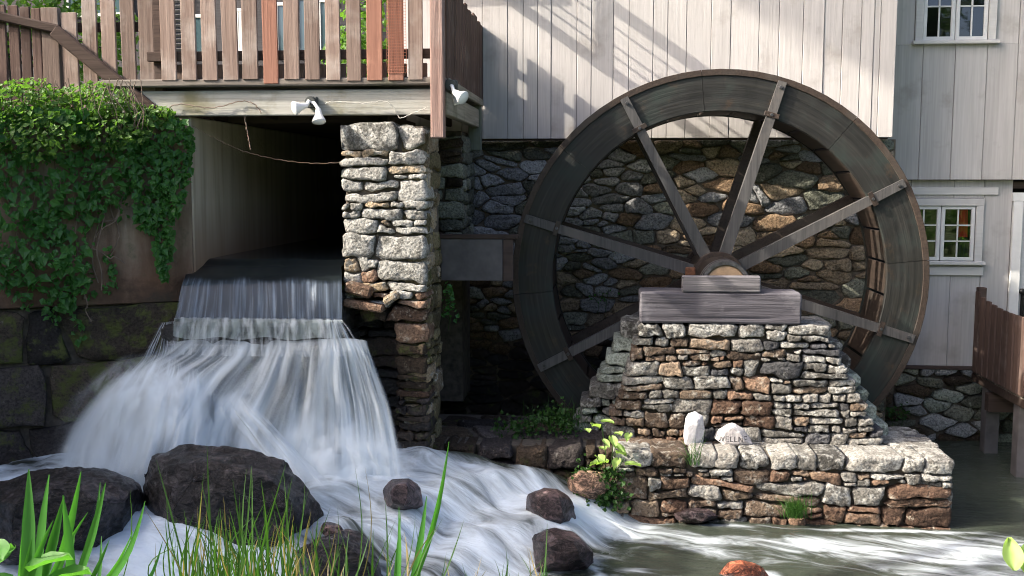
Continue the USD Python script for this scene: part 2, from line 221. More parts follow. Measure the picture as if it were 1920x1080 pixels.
M_ENDGRAIN = plain('tan_end_grain', (.31, .215, .13), .8, var=.3, scale=12, bump=.4)
M_FLUME = plain('grey_flume_board', (.115, .105, .105), .65, var=.3, scale=5, bump=.3)
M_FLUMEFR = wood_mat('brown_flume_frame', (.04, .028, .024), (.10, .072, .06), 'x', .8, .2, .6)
M_WHITE = plain('white_enamel', (.72, .72, .70), .35, var=.05, bump=.05)
M_LAMPBOX = plain('dark_lamp_box', (.05, .055, .05), .6, var=.3)
M_BLACKIRON = plain('black_iron', (.012, .012, .012), .4, .3)
M_BULB = MT('lamp_lens', {'p': ('principled_bsdf', {'base_color': (.75, .76, .74), 'roughness': .15, 'coat_weight': .6})}, [])
M_CABLE = plain('pale_cable', (.42, .40, .35), .6)
M_DRYVINE = plain('dry_vine', (.16, .12, .09), .9, var=.4)
M_RED = plain('red_cloth', (.82, .03, .06), .85, var=.15)
M_BLUECLOTH = plain('navy_cloth', (.012, .018, .05), .85)
M_GLASS = MT('window_glass', {'f': ('fresnel', {'IOR': 1.9}), 't': ('transparent_bsdf', {'color': (.75, .8, .78)}), 'g': ('glossy_bsdf', {'roughness': .03, 'color': (.95, .97, .95)}), 'n': ('noise_texture', {'scale': 5.0, 'detail': 1}), 'tc': ('texture_coordinate', {}), 'b': ('bump', {'strength': .25, 'distance': .01}),
    'fm': ('math', {'math_type': 'multiply_add', 'value2': .85, 'value3': .01, 'use_clamp': True}), 'x': ('mix_closure', {})}, [('tc.object', 'n.vector'), ('n.fac', 'b.height'), ('b.normal', 'g.normal'), ('f.fac', 'fm.value1'), ('fm.value', 'x.fac'), ('t.BSDF', 'x.closure1'), ('g.BSDF', 'x.closure2')], surface='x.closure')
M_SOIL = MT('bank_soil', {'tc': ('texture_coordinate', {}), 'n': ('noise_texture', {'scale': 2.5, 'detail': 9, 'roughness': .7}), 'r': ('rgb_ramp', {'ramp': [(.3, (.04, .045, .018)), (.5, (.06, .085, .025)), (.62, (.055, .11, .022)), (.8, (.09, .15, .04))]}), 'b': ('bump', {'strength': .8, 'distance': .05}), 'p': ('principled_bsdf', {'roughness': .95})},
    [('tc.object', 'n.vector'), ('n.fac', 'r.fac'), ('r.color', 'p.base_color'), ('n.fac', 'b.height'), ('b.normal', 'p.normal')])
def rock_mat(name, ramp, rough):
    return MT(name, {'tc': ('texture_coordinate', {}), 'n': ('noise_texture', {'scale': 2.6, 'detail': 9, 'roughness': .68}), 'r': ('rgb_ramp', {'ramp': ramp}), 'mp': ('mapping', {'scale': (5, 5, 6.5), 'rotation': (.3, .2, 0)}), 'n2': ('noise_texture', {'scale': 2.2, 'detail': 9, 'roughness': .68, 'distortion': .6}),
        'va': ('vector_math', {'math_type': 'add'}), 'v': ('voronoi_texture', {'scale': 2.6, 'feature': 'distance_to_edge'}), 'vr': ('map_range', {'from_max': .07, 'to_min': -.5, 'to_max': 0.0}), 'ha': ('math', {'math_type': 'add'}), 'cr': ('map_range', {'from_max': .05, 'to_min': .25, 'to_max': 1.0}), 'cc': ('combine_color', {}), 'cm': ('mix_color', {'blend_type': 'multiply', 'fac': 1.0}), 'b': ('bump', {'strength': .8, 'distance': .05}),
        'rr': ('map_range', {'from_min': .35, 'from_max': .65, 'to_min': rough, 'to_max': rough + .22}), 'p': ('principled_bsdf', {'specular_ior_level': .34})},
        [('tc.object', 'n.vector'), ('n.fac', 'r.fac'), ('r.color', 'cm.a'), ('v.distance', 'cr.value'), ('cr.result', 'cc.r'), ('cr.result', 'cc.g'), ('cr.result', 'cc.b'), ('cc.color', 'cm.b'), ('cm.result', 'p.base_color'), ('tc.object', 'mp.vector'), ('mp.vector', 'n2.vector'), ('n2.color', 'va.vector1'), ('tc.object', 'va.vector2'), ('va.vector', 'v.vector'), ('v.distance', 'vr.value'), ('n2.fac', 'ha.value1'), ('vr.result', 'ha.value2'), ('n2.fac', 'b.height'), ('b.normal', 'p.normal'), ('n.fac', 'rr.value'), ('rr.result', 'p.roughness')])
M_ROCK = rock_mat('wet_black_rock', [(.3, (.005, .0047, .0048)), (.55, (.011, .0095, .0098)), (.75, (.030, .022, .020))], .16)
M_ROCKPURP = rock_mat('wet_purple_rock', [(.3, (.010, .0075, .008)), (.55, (.026, .018, .0185)), (.75, (.055, .037, .035))], .16)
M_ROCKRED = rock_mat('wet_red_rock', [(.3, (.06, .018, .010)), (.55, (.16, .05, .026)), (.75, (.24, .09, .05))], .22)
M_ROCKBROWN = rock_mat('dry_brown_rock', [(.3, (.05, .03, .02)), (.55, (.13, .08, .055)), (.75, (.22, .15, .11))], .55)
M_CARVED = stone_mat('pale_field_stone', [(0, (.34, .31, .30)), (.5, (.45, .42, .41)), (1, (.55, .52, .51))], .3, (.60, .58, .57), bump=.35, dark=.85)
M_CARVED2 = stone_mat('white_field_stone', [(0, (.42, .41, .42)), (.5, (.55, .54, .55)), (1, (.64, .63, .63))], .4, (.68, .67, .67), bump=.45, dark=.8)
M_INK = plain('dark_lettering', (.06, .055, .055), .9)
M_IVY = leaf_mat('ivy_leaf', [(.06, .17, .04), (.12, .30, .06), (.20, .40, .09), (.13, .33, .12), (.36, .46, .12), (.09, .22, .05), (.16, .35, .08), (.24, .15, .06)], .4, .32)
M_SHRUB = leaf_mat('shrub_leaf', [(.10, .19, .04), (.17, .30, .06), (.27, .40, .10), (.40, .44, .17)], .4)
M_TREE = leaf_mat('tree_leaf', [(.025, .06, .012), (.04, .09, .018), (.06, .12, .025), (.09, .15, .035)], .35)
M_PALELEAF = leaf_mat('pale_plant_leaf', [(.30, .42, .13), (.42, .52, .22), (.50, .58, .32)], .4)
M_GRASS = leaf_mat('grass_blade', [(.04, .10, .02), (.08, .17, .03), (.12, .22, .05), (.18, .23, .08), (.26, .25, .11)], .4)
M_STRAW = leaf_mat('dry_blade', [(.20, .16, .07), (.30, .25, .12), (.38, .33, .18)], .3)
M_BRIGHT = leaf_mat('bright_leaf', [(.08, .22, .04), (.13, .29, .06)], .45)
M_IRIS = leaf_mat('iris_blade', [(.05, .17, .03), (.07, .23, .04), (.11, .29, .06), (.07, .20, .07)], .4, .4)
M_WEED = leaf_mat('weed_leaf', [(.03, .08, .015), (.06, .14, .025), (.09, .19, .04)], .35)
M_BARK = plain('bark', (.09, .07, .05), .95, var=.4, scale=14, bump=.9)
M_HOUSE = wood_mat('dark_house_board', (.045, .042, .045), (.10, .095, .10), 'x', .8, .2, .4)
M_BLUEPANE = MT('far_window_glass', {'p': ('principled_bsdf', {'base_color': (.06, .10, .11), 'roughness': .05, 'specular_ior_level': .9})}, [])
M_SHUTTER = plain('dark_shutter_paint', (.03, .035, .045), .6)
M_ROOF = plain('dark_roof', (.06, .06, .065), .9)
M_MESH = plain('orange_netting', (.32, .12, .07), .7)

# water
M_STREAM = MT('stream_water', {
    'tc': ('texture_coordinate', {}), 'af': ('attribute', {'attribute': 'foam'}), 'fu': ('attribute', {'attribute': 'flow_u'}), 'fv': ('attribute', {'attribute': 'flow_v'}), 'cf': ('combine_xyz', {'z': 0.0}),
    'mp': ('mapping', {'scale': (1.5, 5.0, 1.0)}), 'n1': ('noise_texture', {'scale': 1.0, 'detail': 7, 'roughness': .58, 'distortion': 1.1}),
    'mp2': ('mapping', {'scale': (3.0, 11.0, 1.0)}), 'n2': ('noise_texture', {'scale': 1.0, 'detail': 4, 'roughness': .55, 'distortion': .8}),
    'sg': ('math', {'math_type': 'multiply_add', 'value2': 1.5, 'value3': -.75}), 'sa': ('math', {'math_type': 'add'}), 'fr': ('map_range', {'range_type': 'smoothstep', 'from_min': .22, 'from_max': 1.02, 'to_min': 0.0, 'to_max': 1.0}),
    'mc': ('mix_color', {'a': (.034, .041, .031), 'b': (.70, .77, .82)}), 'rr': ('map_range', {'to_min': .10, 'to_max': .65}),  # foam tinted blue, standing in for skylight on shaded water
    'b': ('bump', {'strength': .5, 'distance': .06}), 'p': ('principled_bsdf', {'specular_ior_level': .5, 'ior': 1.33})},
    [('fu.fac', 'cf.x'), ('fv.fac', 'cf.y'), ('cf.vector', 'mp.vector'), ('mp.vector', 'n1.vector'), ('tc.object', 'mp2.vector'), ('mp2.vector', 'n2.vector'), ('n1.fac', 'sg.value1'), ('sg.value', 'sa.value1'), ('af.fac', 'sa.value2'), ('sa.value', 'fr.value'),
     ('fr.result', 'mc.fac'), ('mc.result', 'p.base_color'), ('fr.result', 'rr.value'), ('rr.result', 'p.roughness'), ('n2.fac', 'b.height'), ('b.normal', 'p.normal')])
def fall_mat(name, su, sv, lo, hi, amin, amax, col=(.58, .65, .70), col2=None):
    n = {'uv': ('uvmap', {'attribute': 'st'}), 'mp': ('mapping', {'scale': (su, sv, 1.0)}), 'n1': ('noise_texture', {'scale': 1.0, 'detail': 5, 'roughness': .5, 'distortion': .25}), 'al': ('map_range', {'range_type': 'smoothstep', 'from_min': lo, 'from_max': hi, 'to_min': amin, 'to_max': amax}),
         'af': ('attribute', {'attribute': 'cover'}), 'am': ('math', {'math_type': 'multiply', 'use_clamp': True}), 'mc': ('mix_color', {'a': col2 or tuple(.55 * c for c in col), 'b': col}), 'b': ('bump', {'strength': .12, 'distance': .03}),
         'd': ('principled_bsdf', {'roughness': .45, 'specular_ior_level': .4}), 'tl': ('translucent_bsdf', {'color': col}), 'x1': ('mix_closure', {'fac': .25}), 't': ('transparent_bsdf', {}), 'x': ('mix_closure', {})}
    return MT(name, n, [('uv.UV', 'mp.vector'), ('mp.vector', 'n1.vector'), ('n1.fac', 'al.value'), ('al.result', 'am.value1'), ('af.fac', 'am.value2'), ('n1.fac', 'mc.fac'), ('mc.result', 'd.base_color'), ('n1.fac', 'b.height'), ('b.normal', 'd.normal'),
                        ('d.BSDF', 'x1.closure1'), ('tl.BSDF', 'x1.closure2'), ('am.value', 'x.fac'), ('t.BSDF', 'x.closure1'), ('x1.closure', 'x.closure2')], surface='x.closure')
M_FALL1 = fall_mat('falling_water', 17, 1.3, .30, .68, .30, 1.0, (.70, .77, .82), (.40, .47, .48))  # water whites here carry a blue tint in place of skylit shade
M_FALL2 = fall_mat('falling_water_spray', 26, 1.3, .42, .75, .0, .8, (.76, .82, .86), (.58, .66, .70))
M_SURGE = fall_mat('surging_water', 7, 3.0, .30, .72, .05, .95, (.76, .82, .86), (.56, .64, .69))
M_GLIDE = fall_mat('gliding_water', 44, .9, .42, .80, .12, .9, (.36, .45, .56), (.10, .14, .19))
M_SMOOTHW = MT('dark_channel_water', {'tc': ('texture_coordinate', {}), 'mp': ('mapping', {'scale': (3, 1, 1)}), 'n': ('noise_texture', {'scale': 2.0, 'detail': 3}), 'b': ('bump', {'strength': .2, 'distance': .03}), 'p': ('principled_bsdf', {'base_color': (.010, .013, .014), 'roughness': .12, 'specular_ior_level': .5, 'ior': 1.33})},
    [('tc.object', 'mp.vector'), ('mp.vector', 'n.vector'), ('n.fac', 'b.height'), ('b.normal', 'p.normal')])

# ------------------------------------------------------------------ stone masonry
def frame(o, u, v):
    o, u, v = (np.asarray(x, float) for x in (o, u, v)); d = np.cross(u, v)
    return lambda a, b, c: o + np.outer(a, u) + np.outer(b, v) + np.outer(c, d)
def xz(Y): return frame((0, Y, 0), (1, 0, 0), (0, 0, 1))     # outwards = -y, towards the camera
def resample(poly, n):
    r = poly.exterior; L = r.length
    return np.array([r.interpolate((k + .5) / n * L).coords[0] for k in range(n)])
def stone_mesh(poly, m, rng, depth=.3, bulge=.02, n=18, rough=.012, off=0.0, rings=((.10, .002), (.28, 1.0), (.6, 1.25))):
    c = np.array(poly.representative_point().coords[0]); P = resample(poly, n); P = P + rng.normal(0, min(.006, math.sqrt(poly.area) * .03), P.shape); R = P - c
    size = math.sqrt(poly.area); rd = min(.014, size * .10); s = rng.random() * 100
    lay, D = [], []
    lay += [c + R * .96, P]; D += [np.full(n, -depth), np.full(n, -rd)]
    inr = lambda k: c + R * (1 - k)
    tilt = rng.normal(0, .06, 2)
    def face(q, k):
        nz = meshkit.fbm(np.c_[q * 7 + s, np.full(len(q), s)], 3) - .5
        nz2 = meshkit.noise(np.c_[q * 38 + s, np.full(len(q), s)]) - .5
        return k * bulge + nz * rough * 2.8 + nz2 * rough * 1.3 + (q - c) @ tilt
    k1 = min(.3, rd * .5 / max(size * .5, 1e-3)); q1 = inr(k1); lay.append(q1); D.append(face(q1, .3) - rd * .15)
    for k, b in ((.17, .75), (.36, 1.0), (.58, 1.05), (.8, 1.1)):
        q_ = inr(k); lay.append(q_); D.append(face(q_, b))
    V = [np.c_[a, d] for a, d in zip(lay, D)]; cc = np.r_[c, face(c[None], 1.1)]
    V = np.vstack(V + [cc[None]]); f = []
    for i in range(len(lay) - 1):
        for k in range(n):
            a, b, e, g = i * n + k, i * n + (k + 1) % n, (i + 1) * n + (k + 1) % n, (i + 1) * n + k; f += [[a, b, e], [a, e, g]]
    last = (len(lay) - 1) * n
    for k in range(n): f.append([last + k, last + (k + 1) % n, len(V) - 1])
    f = np.array(f); 
    if Polygon(P).exterior.is_ccw is False: f = f[:, ::-1]
    V[:, 2] += off
    return TM(m(V[:, 0], V[:, 1], V[:, 2]), f)
def rnd(poly, joint, r):
    p = poly.buffer(-joint / 2)
    if p.is_empty: return None
    p = p.buffer(-r, join_style=1).buffer(r) if not p.buffer(-r).is_empty else p
    if p.geom_type == 'MultiPolygon': p = max(p.geoms, key=lambda g: g.area)
    return p if not p.is_empty and p.area > 4e-4 else None
def coursed(u0, u1, v0, v1, rng, hmin, hmax, lmin, lmax, joint=.014, left=None, right=None, wob=.018, thin=.45, first=None):
    """stones of a dry wall laid in rough courses; left(v), right(v) bound each course"""
    vs = [v0]
    while vs[-1] < v1 - hmin * .6: vs.append(vs[-1] + rng.uniform(hmin, hmax))
    vs = np.array(vs); vs = v0 + (vs - v0) * (v1 - v0) / (vs[-1] - v0)
    s = rng.random(len(vs)) * 50
    w = lambda i, u: vs[i] + (0 if i in (0, len(vs) - 1) else wob * 2 * (meshkit.noise(np.array([[u * 2.3 + s[i], s[i], 0]]))[0] - .5) * 2)
    out = []
    for i in range(len(vs) - 1):
        h = vs[i + 1] - vs[i]; mid = (vs[i] + vs[i + 1]) / 2; a, b = (left(mid) if left else u0), (right(mid) if right else u1); us = [a]
        while us[-1] < b - lmin * .8: us.append(us[-1] + max(lmin, h * rng.uniform(.9, 3.3)) if rng.random() < .8 else us[-1] + rng.uniform(lmin, lmax))
        us = np.array(us); us = a + (us - a) * (b - a) / (us[-1] - a)
        sl = [0 if k in (0, len(us) - 1) else rng.normal(0, h * .10) for k in range(len(us))]
        for k in range(len(us) - 1):
            A, B = us[k], us[k + 1]; nsub = 1
            if h > .10 and rng.random() < thin: nsub = 2 if h < .22 or rng.random() < .6 else 3
            fr = np.cumsum(np.r_[0, rng.uniform(.6, 1.4, nsub)]); fr /= fr[-1]; dj = rng.normal(0, .012, (nsub + 1, 2)); dj[0] = dj[-1] = 0
            for t in range(nsub):
                cuts = [0, 1]
                if (B - A) > 2.6 * h * (fr[t + 1] - fr[t]) and rng.random() < .45: cuts = [0, rng.uniform(.32, .68), 1]
                for x0, x1 in zip(cuts[:-1], cuts[1:]):
                    def pt(x, y, jj):
                        u = A + (B - A) * x; lo, hi = w(i, u), w(i + 1, u); yy = y + (dj[jj, 0] * (1 - x) + dj[jj, 1] * x) / h
                        return (u + (sl[k] * (1 - x) + sl[k + 1] * x) * (yy - .5) * 2, lo + (hi - lo) * yy)
                    xs = np.linspace(x0, x1, 4)
                    pl = [pt(x, fr[t], t) for x in xs] + [pt(x, fr[t + 1], t + 1) for x in xs[::-1]]
                    P = Polygon(pl)
                    if not P.is_valid: P = P.buffer(0)
                    if P.geom_type != 'Polygon': continue
                    # knock corners off unevenly
                    cx = np.array(P.exterior.coords)[:-1]; cx += rng.normal(0, min(.013, h * .07), cx.shape); P2 = Polygon(cx)
                    p = rnd(P2 if P2.is_valid else P, joint * .75, min(.017, .17 * min(h * (fr[t + 1] - fr[t]), (B - A) * (x1 - x0))))
                    if p: out.append(p)
    return out
def rubble(poly, n, rng, stretch=2.0, joint=.02, relax=2):
    """stones fitted like crazy paving: relaxed, stretched Voronoi cells"""
    x0, y0, x1, y1 = poly.bounds; P = []
    while len(P) < n:
        p = rng.uniform((x0, y0), (x1, y1))
        if poly.contains(Point(p)): P.append(p)
    P = np.array(P) / (stretch, 1); box_ = Polygon(np.array(poly.exterior.coords) / (stretch, 1)); b = box_.bounds
    for it in range(relax + 1):
        far = np.vstack([P, *[np.where(np.arange(2) == k, 2 * bb - P, P) for k, bb in ((0, b[0]), (0, b[2]), (1, b[1]), (1, b[3]))]]); V = Voronoi(far); cells = []
        for i in range(len(P)):
            c = Polygon(V.vertices[V.regions[V.point_region[i]]]).intersection(box_); cells.append(c)
        if it < relax: P = np.array([P[i] * .35 + .65 * np.array(c.centroid.coords[0]) if not c.is_empty else P[i] for i, c in enumerate(cells)])
    out = []
    for c in cells:
        if c.is_empty or c.geom_type != 'Polygon': continue
        c = Polygon(np.array(c.exterior.coords) * (stretch, 1)); cx = np.array(c.exterior.coords)[:-1] + rng.normal(0, .006, (len(c.exterior.coords) - 1, 2)); c2 = Polygon(cx)
        p = rnd(c2 if c2.is_valid else c, joint * rng.uniform(.5, 1.2), rng.uniform(.01, .025))
        if p: out.append(p)
    return out
def lay(parent, polys, m, mats, rng, weights=None, pick=None, name='stone', most=290, **kw):
    polys = sorted(polys, key=lambda p: -p.area)
    if len(polys) > most:                                     # the smallest ones are joined by material
        rest = {}
        for p in polys[most:]:
            mt = pick(p.centroid.x, p.centroid.y); k = dict(kw); k['off'] = kw.get('off', 0) + rng.uniform(-.012, .01); rest.setdefault(str(mt.GetPath()), []).append(stone_mesh(p, m, rng, **k))
        for path, ms in rest.items(): obj('small_stones', cat_(ms), UsdShade.Material.Get(stage, path), parent, smooth=48, kind='stuff')
    for p in polys[:most]:
        mt = pick(p.centroid.x, p.centroid.y) if pick else mats[rng.choice(len(mats), p=weights)]
        k = dict(kw); k['off'] = kw.get('off', 0) + rng.uniform(-.012, .014)
        obj(name, stone_mesh(p, m, rng, **k), mt, parent, smooth=48)

# ------------------------------------------------------------------ ground
def wingline(X, Y):   # > 0 behind the face of the left abutment
    A, B = np.array([-3.80, 9.0]), np.array([-5.2, 8.3]); d = (A - B) / np.linalg.norm(A - B); n = np.array([-d[1], d[0]])
    return (X - A[0]) * n[0] + (Y - A[1]) * n[1]
gx = np.unique(np.r_[np.linspace(-160, -14, 20), np.arange(-14, 12, .25), np.linspace(12, 160, 20)]); gy = np.unique(np.r_[np.linspace(-160, -6, 20), np.arange(-6, 22, .25), np.linspace(22, 160, 20)])
GX, GY = np.meshgrid(gx, gy, indexing='ij')
def terrain(X, Y):
    nz = meshkit.fbm(np.stack([X * .35, Y * .35, 0 * X], -1), 4) - .5
    z = np.full(X.shape, -.55)
    z = z + smoothstep(5.6, 4.6, Y) * (1.38 + .0 * X)                                     # near bank under the camera
    z = np.where(X > .6, np.minimum(z, -.55 + smoothstep(4.6, 3.2, Y) * 1.6), z)
    z = z + smoothstep(3.5, 0, Y) * .55 + smoothstep(-4, -30, Y) * 3
    left = smoothstep(.35, .8, wingline(X, Y)) * (X < -4.3) + 0.0
    z = np.maximum(z, -.55 + left * 4.05)
    z = np.maximum(z, np.where((X < -7.2), -.55 + smoothstep(-7.0, -8.2, X) * 4.0, -9))
    z = np.maximum(z, -.55 + smoothstep(15.2, 15.8, Y) * 4.1)
    far = smoothstep(14, 40, np.hypot(X, Y - 8)); z = z + far * (3.0 + nz * 4)
    return z + nz * .12 * (z > -.4)
obj('ground', grid_mesh(np.stack([GX, GY, terrain(GX, GY)], -1)), M_SOIL, smooth=True, kind='structure', label='soil and grass banks around the mill stream')

# ------------------------------------------------------------------ mill house
WY, SY, RY, RSY = 11.55, 11.78, 12.10, 12.2
mill = thing('mill_house', 'white board-sided mill house behind the water wheel', 'building')
rg = np.random.default_rng(3)
def board(x0, x1, z0, z1, y, m=M_SIDING, t=.022, parent=None, name='siding_board'):
    d = rg.uniform(-.004, .004); return obj(name, cbox(((x0 + x1) / 2, y + t / 2 + d, (z0 + z1) / 2), (x1 - x0 - .005, t, z1 - z0), .004), m, parent or mill)
lines = [905, 952, 981, 1008, 1033, 1081, 1108, 1149, 1178, 1223, 1250, 1285, 1331, 1367, 1420, 1457, 1502, 1541, 1575, 1610, 1634, 1646, 1676]
xl = [at(px, 200, WY)[0] for px in lines]
xs = sorted(xl + list(np.arange(xl[0] - .24, -2.5, -.24)))
zb = 3.535
for a, b in zip(xs[:-1], xs[1:]): board(a, b, zb, 7.6, WY)
obj('sill_beam', cbox((.35, WY + .06, zb + .03), (5.4, .07, .10)), M_FLUMEFR, mill)
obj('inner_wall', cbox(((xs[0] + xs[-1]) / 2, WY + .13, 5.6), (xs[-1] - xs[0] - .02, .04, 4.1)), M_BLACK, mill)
obj('corner_return', cbox((xs[-1] - .012, (WY + RY) / 2 + .07, 5.57), (.022, RY - WY + .02, 4.07)), M_SIDING, mill)
# the wing on the right: upper storey
zr = at(1760, 337, RY)[2]
xr0 = xs[-1] + .004
rl = [xr0] + [at(px, 300, RY)[0] for px in (1723, 1783, 1842, 1899, 1958, 2018, 2080)]
wz = lambda py: at(1790, py, RY)[2]
win_u = (at(1716, 40, RY)[0], at(1868, 40, RY)[0], wz(83), 6.15)
for a, b in zip(rl[:-1], rl[1:]):
    if b < win_u[0] or a > win_u[1]: board(a, b, zr, 7.6, RY)
    else:
        aa, bb = a, b
        if a < win_u[0]: board(a, win_u[0], win_u[2], 7.6, RY); aa = win_u[0]
        if b > win_u[1]: board(win_u[1], b, win_u[2], 7.6, RY); bb = win_u[1]
        board(a, b, zr, win_u[2], RY); board(aa, bb, win_u[3], 7.6, RY)
obj('soffit', cbox(((rl[0] + rl[-1]) / 2, RY + .10, zr + .014), (rl[-1] - rl[0], .16, .02)), M_TRIM, mill)
def window(x0, x1, z0, z1, y, lights=2, cols=2, rows=3, top_open=False, label=None):
    """casement window: casing, two sashes with muntins and single panes"""
    cw = .085
    w = obj('window', cat_([cbox(((x0 + x1) / 2, y - .012, z1 - cw / 2), (x1 - x0, .035, cw)), cbox((x0 + cw / 2, y - .012, (z0 + z1) / 2), (cw, .03, z1 - z0)), cbox((x1 - cw / 2, y - .012, (z0 + z1) / 2), (cw, .03, z1 - z0))]), M_TRIM, mill, label=label)
    obj('sill', cbox(((x0 + x1) / 2, y - .03, z0 + .02), (x1 - x0 + .06, .08, .04)), M_TRIM, w)
    a, b, c, d = x0 + cw, x1 - cw, z0 + .045, z1 - cw; lw = (b - a) / lights
    for k in range(lights):
        l, r = a + k * lw + .004, a + (k + 1) * lw - .004; st = .042
        fr = [cbox(((l + r) / 2, y + .012, c + st / 2), (r - l, .035, st)), cbox(((l + r) / 2, y + .012, d - st / 2), (r - l, .035, st)), cbox((l + st / 2, y + .0125, (c + d) / 2), (st, .034, d - c)), cbox((r - st / 2, y + .0125, (c + d) / 2), (st, .034, d - c))]
        obj('sash', cat_(fr), M_SASH, w)
        gl, gr, gb, gt = l + st, r - st, c + st, d - st
        for i in range(1, cols): obj('muntin', cbox((gl + (gr - gl) * i / cols, y + .013, (gb + gt) / 2), (.016, .022, gt - gb), .003), M_SASH, w)
        for j in range(1, rows): obj('muntin', cbox(((gl + gr) / 2, y + .0135, gb + (gt - gb) * j / rows), (gr - gl, .023, .016), .003), M_SASH, w)
        for i in range(cols):
            for j in range(rows):
                p0 = (gl + (gr - gl) * i / cols, gb + (gt - gb) * j / rows); p1 = (gl + (gr - gl) * (i + 1) / cols, gb + (gt - gb) * (j + 1) / rows)
                tilt = rg.normal(0, .004, 2); q_ = np.array([[p0[0], 0, p0[1]], [p1[0], 0, p0[1]], [p1[0], 0, p1[1]], [p0[0], 0, p1[1]]]); q_[:, 1] = y + .018 + np.array([-1, 1, 1, -1]) * tilt[0] * .3 + np.array([-1, -1, 1, 1]) * tilt[1] * .3
                obj('pane', TM(q_, [[0, 1, 2], [0, 2, 3]]), M_GLASS, w)
    return w
window(win_u[0], win_u[1], win_u[2], win_u[3], RY, 2, 2, 4, label='upper casement window with small panes')
# lower wall of the wing
LY = RY + .10
lz = lambda py: at(1780, py, LY)[2]
zl0, zl1 = lz(686), zr - .004
xd0 = at(1893, 480, LY)[0]
win_l = (at(1690, 440, LY)[0] - .03, at(1842, 440, LY)[0], lz(496), lz(372))
lb = [3.0, at(1640, 560, LY)[0], at(1700, 560, LY)[0], at(1780, 560, LY)[0], at(1836, 560, LY)[0], xd0]
for a, b in zip(lb[:-1], lb[1:]):
    if a > win_l[1] - .02 or b < win_l[0]: board(a, b, zl0, zl1, LY)
    else:
        board(a, b, zl0, win_l[2] - .005, LY); board(a, b, win_l[3] + .004, zl1, LY)
        if a < win_l[0] - .01: board(a, win_l[0], win_l[2], win_l[3], LY)
        if b > win_l[1] + .01: board(win_l[1], b, win_l[2], win_l[3], LY)
window(*win_l[:2], win_l[2], win_l[3], LY, 2, 2, 3, label='lower casement window with a red curtain inside')
lw = stage.GetPrimAtPath('/World/mill_house/window_001')
cx_ = at(1806, 430, LY)[0]
def cloth(x, z0, z1, w, y, seed):
    u = np.linspace(-1, 1, 17); z = np.linspace(z0, z1, 9); U, Z = np.meshgrid(u, z, indexing='ij')
    return grid_mesh(np.stack([x + U * w / 2 * (1 - .15 * (Z - z0) / (z1 - z0)), y + .03 * np.sin(U * 9 + seed) + 0 * Z, Z], -1))
obj('curtain', cloth(cx_, lz(445), lz(384), .13, LY + .055, 1), M_RED, lw, smooth=True)
obj('curtain', cloth(cx_ + .01, lz(486), lz(446), .14, LY + .055, 2), M_BLUECLOTH, lw, smooth=True)
xm = (win_l[0] + win_l[1]) / 2
obj('apron_trim', cbox((xm, LY - .012, win_l[2] - .075), (win_l[1] - win_l[0] + .04, .03, .10)), M_TRIM, mill)
obj('head_trim', cbox((xm + .05, LY - .010, lz(358)), (win_l[1] - win_l[0] + .2, .028, .09)), M_TRIM, mill)
obj('bottom_ledge', cbox(((lb[0] + xd0) / 2, LY - .01, zl0 - .02), (xd0 - lb[0], .06, .04)), M_FLUMEFR, mill)
# door at the frame edge
dr = obj('door', cbox((xd0 + .55, LY + .03, (.95 + lz(380)) / 2), (.86, .04, lz(380) - .95)), M_TRIM, mill)
for s in (0, 1): obj('door_casing', cbox((xd0 + .06 + s * .98, LY - .01, (.9 + lz(377)) / 2), (.11, .05, lz(377) - .9)), M_SASH, dr)
obj('door_casing', cbox((xd0 + .55, LY - .01, lz(377) + .05), (1.12, .052, .10)), M_SASH, dr)
hx, hz = at(1917, 572, LY)[0], lz(572)
obj('door_handle', cat_([cbox((hx, LY + .0, hz), (.05, .02, .34), .008), tube([(hx, LY - .01, hz + .12), (hx - .02, LY - .07, hz + .1), (hx - .03, LY - .08, hz), (hx - .02, LY - .07, hz - .08), (hx, LY - .01, hz - .1)], .012, 8), trimesh.creation.icosphere(2, .035).apply_translation((hx - .02, LY - .02, hz + .17))]), M_BLACKIRON, dr)
obj('door_panel', cbox((xd0 + .55, LY + .004, 2.2), (.5, .02, .5)), M_SASH, dr); obj('door_panel', cbox((xd0 + .55, LY + .004, 1.4), (.5, .02, .7)), M_SASH, dr)
obj('wall_board', cbox((xd0 + 2.3, LY + .012, 4.0), (2.3, .022, 6.2)), M_SIDING, mill)
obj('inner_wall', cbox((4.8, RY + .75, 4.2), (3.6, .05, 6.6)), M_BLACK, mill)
obj('inner_floor', cbox((4.8, RY + .42, zr - .06), (3.5, .55, .08)), M_FLUMEFR, mill)
obj('roof', TM([(-2.9, 11.1, 7.5), (6.6, 11.1, 7.5), (6.6, 15, 10.2), (-2.9, 15, 10.2), (-2.9, 11.1, 7.62), (6.6, 11.1, 7.62), (6.6, 15, 10.32), (-2.9, 15, 10.32)], [[0, 2, 1], [0, 3, 2], [4, 5, 6], [4, 6, 7], [0, 1, 5], [0, 5, 4], [1, 2, 6], [1, 6, 5], [3, 0, 4], [3, 4, 7], [2, 3, 7], [2, 7, 6]]), M_ROOF, mill)

